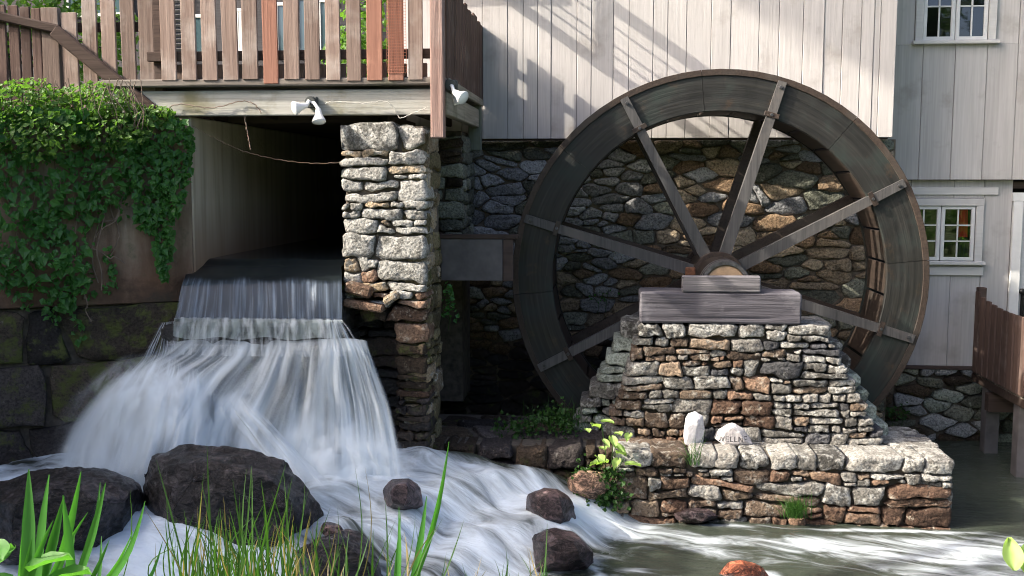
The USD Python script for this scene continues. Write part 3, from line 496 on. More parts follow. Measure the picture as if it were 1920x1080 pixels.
# ------------------------------------------------------------------ stone foundation
rg = np.random.default_rng(11)
fnd = thing('foundation_wall', 'rubble stone foundation wall under the white mill siding, behind the water wheel', 'wall')
obj('mortar', cbox((.6, SY + .21, 1.5), (5.2, .36, 4.05)), M_FMORTAR, fnd)
polys = rubble(sbox(-1.95, .0, 3.18, 3.53), 440, rg, 2.4, .010, 1)
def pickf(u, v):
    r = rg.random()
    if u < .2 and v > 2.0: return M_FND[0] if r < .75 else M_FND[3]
    if v < 1.25 and u < .7: return M_WETSHADE[0] if r < .55 else (M_WETSHADE[1] if v < 1.0 or r < .8 else M_FND[2])  # wheel pit: its shade is put into the colour by darker stones
    if v < 2.5 and u > .4: return M_FND[1] if r < .5 else (M_FND[2] if r < .75 else M_FND[3])
    return M_FND[[0, 1, 2, 3][int(r * 3.999)]]
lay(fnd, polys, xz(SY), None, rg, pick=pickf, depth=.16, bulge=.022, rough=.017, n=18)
rfw = thing('foundation_wall', 'low mossy stone foundation below the white wing by the picket walkway', 'wall')
obj('mortar', cbox((4.6, RSY + .22, .2), (3.2, .36, 1.45)), M_MORTAR, rfw)
lay(rfw, rubble(sbox(3.0, -.1, 5.6, .90), 62, rg, 2.3, .02), xz(RSY), None, rg, pick=lambda u, v: M_GREEN[0] if abs(u - 4.02) < .22 and abs(v - .47) < .1 else (M_LOW[0] if rg.random() < .4 else M_FND[3] if rg.random() < .6 else M_FND[0]), depth=.16, n=14)
# buttress under the siding corner beside the pier
but = thing('stone_buttress', 'shaded stone buttress between the pier and the mill wall', 'buttress')
obj('mortar', cbox((-1.78, 11.36, 2.1), (.36, .62, 3.0)), M_MORTAR, but)
bx0, bx1 = at(833, 350, 11.0)[0], at(868, 350, 11.0)[0]
lay(but, coursed(bx0 - .25, bx1, 2.42, 3.56, rg, .10, .19, .2, .4, thin=.1), xz(11.02), None, rg, pick=lambda u, v: M_LOW[0] if rg.random() < .5 else M_FND[3], depth=.3)
lay(but, coursed(11.05, 11.74, 2.42, 3.56, rg, .10, .19, .2, .4, thin=.1), frame((bx1 + .005, 0, 0), (0, 1, 0), (0, 0, 1)), M_FND[3:], rg, depth=.12)

# ------------------------------------------------------------------ stone pier
PY = 8.95
pier = thing('stone_pier', 'tall rubble stone pier holding up the deck beside the waterfall', 'pier')
pz = lambda py: at(720, py, PY)[2]
pxl, pxr = at(640, 350, PY)[0], at(800, 350, PY)[0]
obj('mortar', cat_([cbox(((pxl + pxr) / 2, PY + .42, 2.87), (pxr - pxl - .06, .76, 1.34)), cbox((pxr - .19, PY + .45, 1.1), (.20, .66, 2.22))]), M_MORTAR, pier)
def pickp(u, v):
    r = rg.random()
    if v > 2.55: return M_PIER[0] if r < .86 else M_PIER[1]
    if v > 1.9: return M_PIER[0] if r < .55 else (M_PIER[1] if r < .8 else M_PIER[2])
    if v > 1.1: return M_PIER[2] if r < .5 else M_LOW[0]
    return M_WETSHADE[0] if r < .6 else M_LOW[1]
lay(pier, coursed(pxl, pxr, pz(560), pz(232), rg, .13, .25, .16, .42, .012, thin=.58), xz(PY), None, rg, pick=pickp, depth=.34, bulge=.018, rough=.014, n=22)
lft = lambda v: pxl + .04 + (pxr - pxl) * .56 * smoothstep(pz(560), pz(620), v) if v < pz(560) else pxl
lay(pier, coursed(pxl, pxr, .15, pz(562), rg, .13, .26, .18, .42, .018, left=lambda v: float(lft(v)), thin=.35), xz(PY), None, rg, pick=pickp, depth=.34, bulge=.02, rough=.014, n=18)
# its right side, seen at an angle
lay(pier, coursed(PY + .02, PY + .80, .15, 3.5, rg, .12, .24, .14, .4, .012, thin=.4), frame((pxr - .02, 0, 0), (0, 1, 0), (0, 0, 1)), None, rg, pick=lambda u, v: M_MOSSMORTAR if rg.random() < .72 else M_PIER[1], depth=.2, bulge=.016)
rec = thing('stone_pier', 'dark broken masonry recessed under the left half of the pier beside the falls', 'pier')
lay(rec, coursed(pxl - .02, pxr - .3, .2, 1.98, rg, .09, .17, .14, .3, .02, thin=.3), xz(PY + .26), M_WETSHADE, rg, depth=.3)
dp = [at(648, 560, PY - .03), at(716, 590, PY - .03)]
tag(obj('loose_slab', bar(at(648, 565, PY - .02), at(722, 578, PY - .02), .22, .07, bev=.015), M_PIER[2]), 'reddish slab jutting out askew from the broken left edge of the pier', 'slab')
tag(obj('loose_slab', bar(at(652, 535, PY - .01), at(700, 548, PY - .01), .24, .10, bev=.02), M_PIER[2]), 'rust-red block above the gap in the pier, next to the falls', 'slab')
tag(obj('loose_slab', bar(at(722, 566, PY - .04), at(748, 550, PY - .04), .16, .08, bev=.03), M_PIER[1]), 'small pale stone propped in the gap of the pier', 'slab')

# ------------------------------------------------------------------ pedestal, ledge
rg = np.random.default_rng(21)
PDY = 9.5
ped = thing('stone_pedestal', 'stepped dry-stone pedestal that carries the timber bearing of the wheel', 'pedestal')
lo, hi = .60, 1.735
pl = lambda v: float(np.interp(v, [lo, hi], [-.02, .30])); pr = lambda v: float(np.interp(v, [lo, .9, hi], [2.60, 2.42, 2.02]))
bl = lambda v: float(np.interp(v, [lo, hi], [-.36, .17])); br = lambda v: float(np.interp(v, [lo, .9, hi], [2.74, 2.56, 2.10]))
obj('mortar', TM(np.array([(x, y, z) for z, f in ((lo, 1), (hi, 0)) for x, y in ((pl(z) + .22, PDY + .07), (pr(z) - .22, PDY + .07), (br(z) - .26, PDY + .68), (bl(z) + .26, PDY + .68))]) - (0, 0, .04), [[4, 5, 6], [4, 6, 7], [0, 1, 5], [0, 5, 4], [1, 2, 6], [1, 6, 5], [2, 3, 7], [2, 7, 6], [3, 0, 4], [3, 4, 7]]), M_MORTAR, ped)
def pickq(u, v):
    r = rg.random(); t = (u - .2) / 2.2
    if v > hi - .12: return M_PED[3]
    if t < .32: return M_PED[1] if r < .45 else (M_PED[2] if r < .72 else M_PED[0])
    if t < .6: return M_PED[0] if r < .4 else (M_PED[2] if r < .62 else M_PED[1] if r < .85 else M_PED[4])
    return M_PED[0] if r < .45 else (M_PED[3] if r < .75 else M_PED[1] if r < .88 else M_PED[4])
lay(ped, coursed(0, 2, lo, hi, rg, .085, .165, .13, .38, .011, pl, pr, .014, .5), xz(PDY), None, rg, pick=pickq, depth=.36, bulge=.016, rough=.016, n=22)
lay(ped, coursed(0, 2, lo, hi - .015, rg, .12, .17, .22, .4, .012, bl, br, .01, .1), xz(PDY + .3), None, rg, pick=lambda u, v: M_GREEN[0] if (u < .25 or u > 2.0) and rg.random() < .7 else M_PED[0], depth=.42, bulge=.016, rough=.014)
LGY = 9.02
ledge = thing('stone_ledge', 'low lichened stone ledge in the stream below the pedestal', 'wall')
lx0, lx1 = .08, 3.05
obj('mortar', cbox(((lx0 + lx1) / 2, LGY + .66, .24), (lx1 - lx0 - .10, 1.2, .70)), M_MORTAR, ledge)
def pickl(u, v):
    r = rg.random()
    if v > .44: return M_PED[3] if u > 2.3 else M_PED[0] if r < .6 else (M_PED[3] if r < .75 else M_PED[1])
    if u > 1.6: return (M_PED[0] if r < .5 else M_PED[3] if r < .72 else M_PED[2]) if v > .25 else (M_PED[2] if r < .65 else M_PED[1])
    return M_PED[1] if r < .5 else (M_PED[0] if r < .8 else M_PED[2])
lay(ledge, coursed(lx0, lx1, .485, .632, rg, .14, .15, .16, .62, .009, thin=.22), xz(LGY), None, rg, pick=pickl, depth=.40, bulge=.012, rough=.016, n=24)
lay(ledge, coursed(lx0, lx1, -.15, .48, rg, .10, .20, .13, .36, .013, thin=.5), xz(LGY), None, rg, pick=pickl, depth=.34, bulge=.018, rough=.017, n=22)
lay(ledge, coursed(LGY + .02, LGY + 1.2, -.15, .63, rg, .14, .22, .18, .4, .013, thin=.3), frame((lx1 - .012, 0, 0), (0, 1, 0), (0, 0, 1)), M_PED, rg, depth=.2)
topf = frame((0, 0, .618), (1, 0, 0), (0, 1, 0))
lay(ledge, rubble(sbox(lx0, LGY + .33, lx1 - .03, LGY + 1.2), 16, rg, 1.6, .012), topf, [M_SLAB, M_PED[3], M_SLAB], rg, depth=.08, bulge=.004, rough=.007, name='slab')
# rough low wall at the left of the ledge, in the shade
low = thing('low_bank_wall', 'low rough brown stone wall in shade between the waterfall and the ledge', 'wall')
LWY = 9.25
obj('mortar', cbox((-.85, LWY + .7, .10), (1.95, 1.2, .95)), M_MORTAR, low)
lay(low, coursed(-1.95, .12, -.2, .60, rg, .17, .27, .2, .5, .02, thin=.3, wob=.03), xz(LWY), M_LOW, rg, weights=[.55, .45], depth=.34, bulge=.045, rough=.026, n=22)
lay(low, rubble(sbox(-1.7, LWY + .3, .1, LWY + 1.2), 14, rg, 1.6, .03), frame((0, 0, .58), (1, 0, 0), (0, 1, 0)), M_LOW, rg, depth=.1, bulge=.02, rough=.02, name='slab')
foot = [((-1.55, 9.05), .30), ((-1.02, 9.0), .28), ((-.55, 9.02), .33), ((-.12, 9.03), .24)]

# ------------------------------------------------------------------ timber bearing
def timber(c, s_, seed, bev=.018, amp=.007):
    m = cbox(c, s_, bev); v, f = trimesh.remesh.subdivide_to_size(m.vertices, m.faces, .05); m = trimesh.Trimesh(v, f); m.fix_normals(); n = np.array(m.vertex_normals); q_ = np.array(m.vertices)
    m.vertices = q_ + n * (((meshkit.fbm(q_ * (3, 9, 9) + seed, 3) - .5) * amp * 2.4 - amp * 1.6 * np.maximum(0, meshkit.noise(q_ * (1.3, 30, 30) + seed) - .72) * 4)[:, None]); return m
pt_ = lambda px, py: at(px, py, 9.48)
b0, b1 = pt_(1200, 547), pt_(1503, 609)
obj('timber_beam', timber(((b0[0] + b1[0]) / 2, 9.48 + .21, (1.735 + 2.03) / 2), (b1[0] - b0[0], .42, .29), 3.3), M_TIMBER, smooth=40, label='long silvered timber beam lying on top of the stone pedestal', cat='beam')
c0, c1 = pt_(1279, 517), pt_(1427, 545)
obj('bearing_block', timber(((c0[0] + c1[0]) / 2, 9.48 + .045, (2.032 + c0[2]) / 2), (c1[0] - c0[0], .09, c0[2] - 2.032), 7.7, .012, .005), M_TIMBER2, smooth=40, label='shorter pale timber block that cradles the axle, on top of the long beam', cat='timber block')

# ------------------------------------------------------------------ water wheel
WC = np.array([1.10, 10.35, 2.085]); RO, RI, WW = 2.065, 1.665, .84
wheel = thing('water_wheel', 'big dark wooden water wheel beside the stone pedestal', 'water wheel', tuple(WC))
rg = np.random.default_rng(5)
def arc(r0, r1, a0, a1, y0, y1, n=10, bev=.008):
    a = np.linspace(a0, a1, n); prof = [(r0, y0 + bev), (r0 + bev, y0), (r1 - bev, y0), (r1, y0 + bev), (r1, y1 - bev), (r1 - bev, y1), (r0 + bev, y1), (r0, y1 - bev)]; k = len(prof)
    v = np.array([[r * math.cos(t), y, r * math.sin(t)] for t in a for r, y in prof]); f = []
    for i in range(n - 1):
        for j in range(k):
            p, q_, r, s = i * k + j, i * k + (j + 1) % k, (i + 1) * k + (j + 1) % k, (i + 1) * k + j; f += [[p, r, q_], [p, s, r]]
    for j in range(1, k - 1): f += [[0, j, j + 1], [(n - 1) * k, (n - 1) * k + j + 1, (n - 1) * k + j]]
    return TM(v, f)
A0 = math.radians(28)
for side, y0 in ((0, 0.0), (1, WW - .055)):
    for k in range(8):
        a0 = A0 + k * math.pi / 4 + .0012 + .39; a1 = a0 + math.pi / 4 - .0024
        obj('shroud_segment', arc(RI, RO, a0, a1, y0, y0 + .055), M_WHEEL, wheel, smooth=35)
        obj('rim_strip', arc(RO - .05, RO + .012, a0, a1, y0 - (.014 if side == 0 else -.05), y0 + (.006 if side == 0 else .064), bev=.004), M_WHEELIN, wheel, smooth=35)
NB = 32
for k in range(NB):
    a = A0 + (k + .5) / NB * 2 * math.pi; u = np.array([math.cos(a), 0, math.sin(a)]); t = np.array([-math.sin(a), 0, math.cos(a)]); w = 2 * math.pi * RI / NB * .93
    m = cbox((0, 0, 0), (w, WW - .12, .03), .005); m.vertices = u * (RI + .02) + np.array([0, WW / 2, 0]) + m.vertices @ np.array([t, [0, 1, 0], u]); obj('sole_board', m, M_WHEELIN, wheel)
    a2 = a + .10; p = np.array([math.cos(a) * (RI + .04), 0, math.sin(a) * (RI + .04)]); q_ = np.array([math.cos(a2) * (RO - .01), 0, math.sin(a2) * (RO - .01)])
    m = bar(p, q_, WW - .12, .028, up=np.cross((q_ - p), (0, 1, 0))); m.vertices = m.vertices + (0, WW / 2, 0); obj('bucket_board', m, M_WHEELIN, wheel)
def spoke(a, y0):
    u = np.array([math.cos(a), 0, math.sin(a)]); t = np.array([-math.sin(a), 0, math.cos(a)]); hs = []
    V = []
    for r, w in ((.20, .058), (.5, .052), (RO - .03, .042)):
        for s, e in ((-1, -1), (1, -1), (1, 1), (-1, 1)): V.append(u * r + t * w * s + np.array([0, y0 + .045 + e * .045, 0]))
    f = []
    for i in range(2):
        for j in range(4):
            p, q_, r, s = i * 4 + j, i * 4 + (j + 1) % 4, (i + 1) * 4 + (j + 1) % 4, (i + 1) * 4 + j; f += [[p, q_, r], [p, r, s]]
    f += [[0, 2, 1], [0, 3, 2], [8, 9, 10], [8, 10, 11]]
    m = trimesh.convex.convex_hull(np.array(V)); return m
for k in range(8):
    a = A0 + k * math.pi / 4
    obj('spoke', spoke(a, -.035), M_SPOKE, wheel)
    obj('spoke', spoke(a, WW - .06), M_WHEELIN, wheel)
    u = np.array([math.cos(a), 0, math.sin(a)])
    for r in (RI + .03, RO - .09):
        obj('bolt', lathe([(0, -.018), (.014, -.018), (.018, -.008), (.018, 0), (0, 0)], u * r + (0, -.036, 0), n=10), M_IRON, wheel, smooth=30)
    m = bar(u * (RI + .005) , u * (RI + .055), .15, .012, up=(0, 1, 0)); m.vertices += (0, -.042, 0); obj('iron_strap', m, M_WHEELIN, wheel)
obj('axle', lathe([(0, -.74), (.215, -.74), (.225, -.72), (.225, 1.38), (0, 1.38)], (0, 0, 0), n=36), M_WHEELIN, wheel, smooth=40)
obj('axle_end', lathe([(0, -.755), (.18, -.75), (.19, -.74), (.19, -.73), (0, -.73)], (0, 0, 0), n=36), M_ENDGRAIN, wheel, smooth=40)
for y in (-.762, -.64): obj('iron_band', lathe([(.192, y), (.226, y), (.234, y + .01), (.234, y + .06), (.226, y + .07), (.192, y + .07)], (0, 0, 0), n=40), M_IRON, wheel, smooth=40)
for y in (-.10, WW + .03):
    obj('hub_flange', lathe([(.224, y), (.262, y), (.27, y + .01), (.27, y + .045), (.262, y + .055), (.224, y + .055)], (0, 0, 0), n=40), M_WHEELIN, wheel, smooth=40)
obj('rusty_bracket', cat_([cbox((-.29, -.30, .06), (.10, .05, .14), .01), cbox((-.33, -.3, -.01), (.04, .05, .09), .008)]), M_RUSTIRON, wheel)

# flume panel left of the wheel
fl = thing('flume_trough', 'grey boarded end of the wooden flume between the pier and the wheel', 'trough')
f0, f1 = at(826, 448, 10.1), at(942, 527, 10.1)
obj('panel', cbox(((f0[0] + f1[0]) / 2, 10.13, (f0[2] + f1[2]) / 2), (f1[0] - f0[0], .05, f0[2] - f1[2])), M_FLUME, fl)
obj('top_rail', cbox(((f0[0] + f1[0]) / 2 + .06, 10.14, f0[2] + .025), (f1[0] - f0[0] + .2, .09, .045)), M_FLUMEFR, fl)
obj('side_post', cbox((f1[0] + .055, 10.145, (f0[2] + f1[2]) / 2), (.10, .08, f0[2] - f1[2])), M_FLUMEFR, fl)
obj('floor_board', cbox(((f0[0] + f1[0]) / 2, 10.75, f1[2] + .02), (f1[0] - f0[0], 1.15, .05)), M_FLUMEFR, fl)
obj('back_board', cbox((f0[0] + .02, 10.75, (f0[2] + f1[2]) / 2), (.05, 1.15, f0[2] - f1[2])), M_FLUMEFR, fl)

# ------------------------------------------------------------------ deck
DY = 8.96
deck = thing('deck', 'weathered timber deck over the culvert between the left bank and the mill', 'deck')
dz = 3.965
XL, XR = -4.6, -1.44
for k in range(18):
    y = DY - .05 + .07 + k * .145; t = .055
    obj('deck_board', cbox(((XL + XR) / 2 + rg.uniform(-.01, .015), y, dz - .035 + rg.uniform(-.004, .004)), (XR - XL, .137, .068), .012), M_DECK, deck)
obj('fascia_beam', cbox(((XL + XR) / 2 - .06, DY + .05, 3.755), (XR - XL - .12, .08, .225), .008), M_BEAM, deck)
obj('side_beam', cbox((-1.49, DY + 1.35, 3.755), (.08, 2.35, .20), .008), M_BEAMY, deck)
for x in np.linspace(-4.4, -1.8, 6): obj('joist', cbox((x, DY + 1.35, 3.77), (.05, 2.4, .2)), M_RAILDARK, deck)
obj('corner_post', cbox((at(821, 200, 8.86)[0], 8.87, 4.3), (.118, .115, 1.74), .01), M_POST, deck)
gp = at(890, 240, 11.4)
obj('wall_post', cbox((gp[0], 11.44, 3.86), (.14, .12, .92), .008), M_GREENPOST, deck)
obj('end_board', cbox((-1.425, DY + 1.3, dz - .035), (.03, 2.45, .075), .006), M_BEAMY, deck)
def picket(x, y, z0, z1, w, t, m, parent, top='flat', rz=0.0, lean=0.0):
    b = cbox((0, 0, 0), (w, t, z1 - z0), .005); v = b.vertices
    if top == 'point': v[:, 2] -= np.where(v[:, 2] > 0, np.abs(v[:, 0]) * .55, 0)
    if top == 'round': v[:, 2] -= np.where(v[:, 2] > 0, v[:, 0] ** 2 / w * 1.6, 0)
    v[:, 0] += lean * v[:, 2]
    if rz: v[:, :2] = np.stack([v[:, 0] * math.cos(rz) - v[:, 1] * math.sin(rz), v[:, 0] * math.sin(rz) + v[:, 1] * math.cos(rz)], 1)
    b.vertices = v + (x, y, (z0 + z1) / 2); return obj('picket', b, m, parent)
fr = thing('picket_railing', 'front picket railing of the deck above the waterfall', 'railing')
FY = DY - .045
xsr = [(302, 330), (341, 368), (379, 407), (417, 446), (455, 484), (493, 521), (533, 562), (572, 600), (611, 638), (650, 677), (688, 717), (728, 757), (766, 793)]
for i, (a, b) in enumerate(xsr):
    x0, x1 = at(a, 100, FY)[0], at(b, 100, FY)[0]; red = i in (5, 10, 11)
    picket((x0 + x1) / 2, FY + rg.uniform(-.004, .004), at(a, 157 if i == 5 else 151, FY)[2] + rg.uniform(-.008, .008), 5.0, x1 - x0, .024, M_PICKETRED if red else M_PICKET, fr, lean=rg.normal(0, .004))
for z, h in ((4.17, .085), (4.86, .085)): obj('rail', cbox(((XL + XR) / 2 + .2, FY + .04, z), (XR - XL - .5, .04, h)), M_RAILDARK, fr)
for i, px in enumerate(range(322, 800, 38)):
    x = at(px + 13, 130, FY + .09)[0]; obj('toe_block', cbox((x, FY + .08, 4.03), (.10, .03, .13 + rg.uniform(-.02, .02))), M_PICKET, fr)
obj('end_panel', cbox((-1.72, FY + .075, 4.3), (.34, .02, .5)), M_SIDING, fr) if False else None
net = []
x0, x1 = at(726, 60, FY)[0], at(762, 60, FY)[0]
for k in range(9): net.append(tube([(x0 + (x1 - x0) * k / 8, FY - .02, 4.0), (x0 + (x1 - x0) * k / 8, FY - .02, 5.0)], .0016, 4))
for k in range(40): net.append(tube([(x0, FY - .02, 4.0 + k * .025), (x1, FY - .02, 4.0 + k * .025)], .0016, 4))
obj('plastic_netting', cat_(net), M_MESH, label='orange plastic netting stapled over one picket of the deck railing', cat='netting')
sr = thing('picket_railing', 'dark side picket railing of the deck running back to the mill wall', 'railing')
for k in range(17):
    y = DY + .10 + k * .152
    picket(-1.44, y, 3.93, 4.83 + rg.uniform(-.02, .03), .118, .022, M_PICKETDARK, sr, 'point', rz=math.pi / 2)
for z in (4.18, 4.58): obj('rail', cbox((-1.475, DY + 1.3, z), (.04, 2.5, .085)), M_RAILDARK, sr)
# left bank fence with its diagonal hand rail
lf = thing('picket_fence', 'brown picket fence with a sloping rail on the ivy bank left of the deck', 'fence')
LFY = 9.0
for a, b, top, kind in ((-32, -12, 0, 'round'), (-8, 14, 2, 'round'), (20, 39, 4, 'round'), (42, 60, 7, 'round'), (63, 80, 10, 'round'), (82, 114, 6, 'point'), (118, 147, 13, 'round'), (156, 183, -30, 'flat'), (192, 219, -30, 'flat'), (229, 255, -30, 'flat'), (262, 290, -30, 'flat')):
    x0, x1 = at(a, 100, LFY)[0], at(b, 100, LFY)[0]
    picket((x0 + x1) / 2, LFY + rg.uniform(-.006, .006), 3.55, at(a, top, LFY)[2], x1 - x0, .06 if kind == 'point' else .026, M_PICKET if a > 70 else M_PICKETDARK, lf, kind, lean=rg.normal(0, .006))
obj('post', cbox((at(297, 100, LFY)[0], LFY + .03, 4.2), (.07, .1, 1.6)), M_RAILDARK, lf)
obj('rail', bar(at(-30, 24, LFY - .045), at(112, 56, LFY - .045), .045, .085, bev=.02), M_RAILDARK, lf)
obj('rail', bar(at(100, 56, LFY - .05), at(303, 222, LFY - .05), .05, .125, bev=.02), M_RAILDARK, lf, label='sloping dark hand rail nailed across the pickets')
obj('rail', bar(at(116, 52, LFY + .045), at(296, 50, LFY + .045), .04, .085), M_RAILDARK, lf)

# balcony rail higher up on the mill wall, above the picture, whose bars cross the siding as shade
bal = thing('balcony_railing', 'wooden balcony railing on the mill wall high above the deck', 'railing')
for z, h in ((5.31, .11), (6.03, .13)): obj('rail', cbox((-1.44, WY - .62, z), (.06, 1.2, h)), M_PICKETDARK, bal)
for z in (5.50, 5.62, 5.82): obj('cable', tube([(-1.44, WY - .02, z), (-1.44, WY - 1.2, z)], .012, 6), M_IRON, bal)
for y in (.40, 1.15): obj('post', cbox((-1.44, WY - y, 5.75), (.07, .045, 1.0)), M_PICKETDARK, bal)
obj('floor', cbox((-1.9, WY - .12, 5.55), (1.5, .18, .08)), M_DECK, bal)

# flood lights and wires
def floodlight(name, label, c, arms, group):
    t = thing(name, label, 'floodlight', group=group); c = np.asarray(c, float)
    obj('junction_box', cat_([cbox(c, (.11, .05, .10), .012), lathe([(0, -.05), (.045, -.05), (.05, -.04), (.05, 0), (0, 0)], c + (0, -.02, 0), n=18)]), M_LAMPBOX, t)
    for d, p in arms:
        d = np.asarray(d, float) / np.linalg.norm(d); p = np.asarray(p, float)
        obj('arm', tube([c + (0, -.045, 0), c + (p - c) * .5 + (0, -.03, .02), p], .016, 8), M_WHITE, t, smooth=40)
        prof = np.array([(0, 0), (.022, 0), (.028, .03), (.034, .06), (.055, .10), (.062, .12), (.058, .128)]); r = trimesh.creation.revolve(prof, sections=20); z = d; x = np.cross(z, (0, 0, 1.)) if abs(d[2]) < .95 else np.array([1., 0, 0]); x /= np.linalg.norm(x); y = np.cross(z, x)
        s = obj('lamp_shell', TM(p + np.array(r.vertices) @ np.array([x, y, z]), r.faces), M_WHITE, t, smooth=40)
        r = trimesh.creation.revolve(np.array([(.058, .126), (.04, .137), (.02, .142), (0, .143)]), sections=20); obj('lens', TM(p + np.array(r.vertices) @ np.array([x, y, z]), r.faces), M_BULB, s, smooth=True)
    return t
c = at(585, 192, DY - .02)
floodlight('floodlight', 'twin white floodlight fixed to the middle of the deck beam over the falls', c, [((-.75, -.55, -.25), at(576, 197, DY - .12)), ((.12, -.35, -.95), at(597, 204, DY - .11))], 'white outdoor floodlights')
c = at(839, 160, 8.92)
floodlight('floodlight', 'white floodlight on the right side of the deck corner post', c + (.03, .04, 0), [((.7, -.45, -.45), at(851, 172, 8.86)), ((.5, .2, -.8), at(848, 168, 9.0))], 'white outdoor floodlights')
def wire(name, pts, Y, r, m, label, cat='cable'):
    p = np.array([at(a, b, y if np.ndim(Y) else Y) for (a, b), y in zip(pts, np.broadcast_to(Y, len(pts)))]); t = np.linspace(0, 1, len(p)); s = CubicSpline(t, p)(np.linspace(0, 1, 40)); s = s + .004 * np.sin(np.arange(40)[:, None] * (1.1, 1.7, 2.3)); obj(name, tube(s, r, 5), m, label=label, cat=cat)
wire('cable', [(610, 195), (640, 191), (690, 193), (725, 191), (745, 215), (753, 221), (775, 212), (800, 202)], DY - .03, .004, M_CABLE, 'pale cable looping along the deck beam from the twin floodlight')
wire('dry_vine', [(306, 212), (350, 196), (400, 202), (450, 190), (480, 198), (490, 214)], DY - .015, .005, M_DRYVINE, 'dry vine stem creeping over the left half of the deck beam', 'vine')
wire('dry_vine', [(458, 216), (466, 260), (470, 280)], DY + .02, .006, M_DRYVINE, 'dead stem hanging straight down below the deck beam', 'vine')
wire('cable', [(360, 236), (420, 268), (480, 290), (560, 304), (640, 304)], [9.0, 9.1, 9.15, 9.1, 9.0], .002, M_DRYVINE, 'thin cable sagging across the culvert mouth below the deck')

# ------------------------------------------------------------------ abutment, culvert, weir
rg = np.random.default_rng(31)
AC = np.array([-3.80, 9.0, 0]); AL = np.array([-5.26, 8.27, 0]); AD = (AC - AL) / np.linalg.norm(AC - AL); AN = np.cross(AD, (0, 0, 1))
wing = frame(AC, AD, (0, 0, 1))        # u = 0 at the corner, negative towards the left, outwards to the stream
ab = thing('abutment_wall', 'stained concrete and block abutment on the left bank under the ivy', 'wall')
def slab(u0, u1, v0, v1, d0, d1): 
    m = cbox(((u0 + u1) / 2, (v0 + v1) / 2, (d0 + d1) / 2), (u1 - u0, v1 - v0, d1 - d0), .01); m.vertices = wing(*m.vertices.T); return m
obj('concrete_face', slab(-2.6, 0, 1.95, 3.62, -.5, 0), M_CONC, ab)
obj('mortar', slab(-2.6, 0, -.4, 1.94, -.5, -.06), M_MORTAR, ab)
blocks = coursed(-2.5, 0, -.1, 1.93, rg, .36, .56, .38, .8, .03, thin=.05, wob=.03)
lay(ab, blocks, wing, M_BLOCK, rg, depth=.3, bulge=.03, rough=.022, name='block', n=22)
cul = thing('culvert', 'dark concrete culvert under the deck where the water comes out', 'culvert')
CX0, CX1 = -3.80, -2.38
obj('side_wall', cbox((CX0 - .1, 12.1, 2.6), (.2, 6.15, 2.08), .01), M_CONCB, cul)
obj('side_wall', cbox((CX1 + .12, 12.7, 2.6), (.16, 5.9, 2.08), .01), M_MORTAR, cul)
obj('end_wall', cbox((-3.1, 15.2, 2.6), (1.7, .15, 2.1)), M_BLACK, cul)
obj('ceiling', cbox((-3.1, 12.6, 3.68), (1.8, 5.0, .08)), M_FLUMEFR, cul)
obj('weir_sill', cat_([cbox((-3.1, 9.06, 1.86), (1.50, .4, .38), .03), cbox((-3.12, 8.72, 1.66), (1.66, .34, .24), .04)]), M_WETSHADE[1], cul)
obj('weir_face', cbox((-3.1, 8.98, .85), (1.6, .5, 1.7), .03), M_WETSHADE[1], cul)
rows_ = [[(CX0 - .02 + (CX1 - CX0 + .04) * k / 23, y, 2.32) for k in range(24)] for y in (15.1, 13.5, 12, 11, 10.2, 9.7, 9.4)]
for pa, pb, Yr in ((352, 641, 9.20), (349, 641, 9.02), (346, 641, 8.88), (342, 641, 8.80), (336, 641, 8.715), (330, 641, 8.67)):
    py_ = {9.20: 498, 9.02: 510, 8.88: 521, 8.80: 533, 8.715: 570, 8.67: 596}[Yr]; A_, B_ = at(pa, py_, Yr), at(pb, py_ + 1, Yr); rows_.append([A_ + (B_ - A_) * k / 23 for k in range(24)])
rows_ = np.array(rows_); tt = np.linspace(0, 1, len(rows_)); WG = PchipInterpolator(tt, rows_)(np.linspace(0, 1, 90)).transpose(1, 0, 2); WG[..., 2] += .012 * (meshkit.noise(WG * (3.0, 1.2, 1)) - .5)
obj('culvert_water', grid_mesh(WG), M_SMOOTHW, smooth=True, kind='structure', label='dark smooth water inside the culvert, bending over the lip of the weir')

# falling water: rows of points from the lip down
def sheet(name, rows, m, label, nu=160, nv=120, amp=.03, seed=0, cover=None, push=0.0, vspan=1.0):
    """rows: each a list of (px, py, Y) from left to right, splined across and down"""
    R = []
    for r in rows:
        P = np.array([at(*p) for p in r]); t = np.linspace(0, 1, len(P)); R.append(PchipInterpolator(t, P)(np.linspace(0, 1, nu)))
    R = np.array(R); t = np.linspace(0, 1, len(R)); G = PchipInterpolator(t, R)(np.linspace(0, 1, nv)); G = G.transpose(1, 0, 2)     # nu x nv
    u = np.linspace(0, 1, nu)[:, None] + 0 * np.linspace(0, 1, nv)[None]; v = np.linspace(0, 1, nv)[None] + 0 * u
    nz = meshkit.fbm(np.stack([u * 11 + seed, v * 1.2, 0 * u + seed], -1), 3) - .5
    G[..., 1] -= amp * nz * np.minimum(1, v * 6 + .15) * 2 + push
    c = np.ones_like(u) if cover is None else cover(u, v)
    g = obj(name, grid_mesh(G), m, smooth=True, kind='structure', label=label, uv=np.stack([u.ravel(), v.ravel() * vspan], 1)); primvar(g, 'cover', c.ravel()); return g
edge = lambda u, e=.03: np.minimum(smoothstep(0, e, u), smoothstep(1, 1 - e, u))
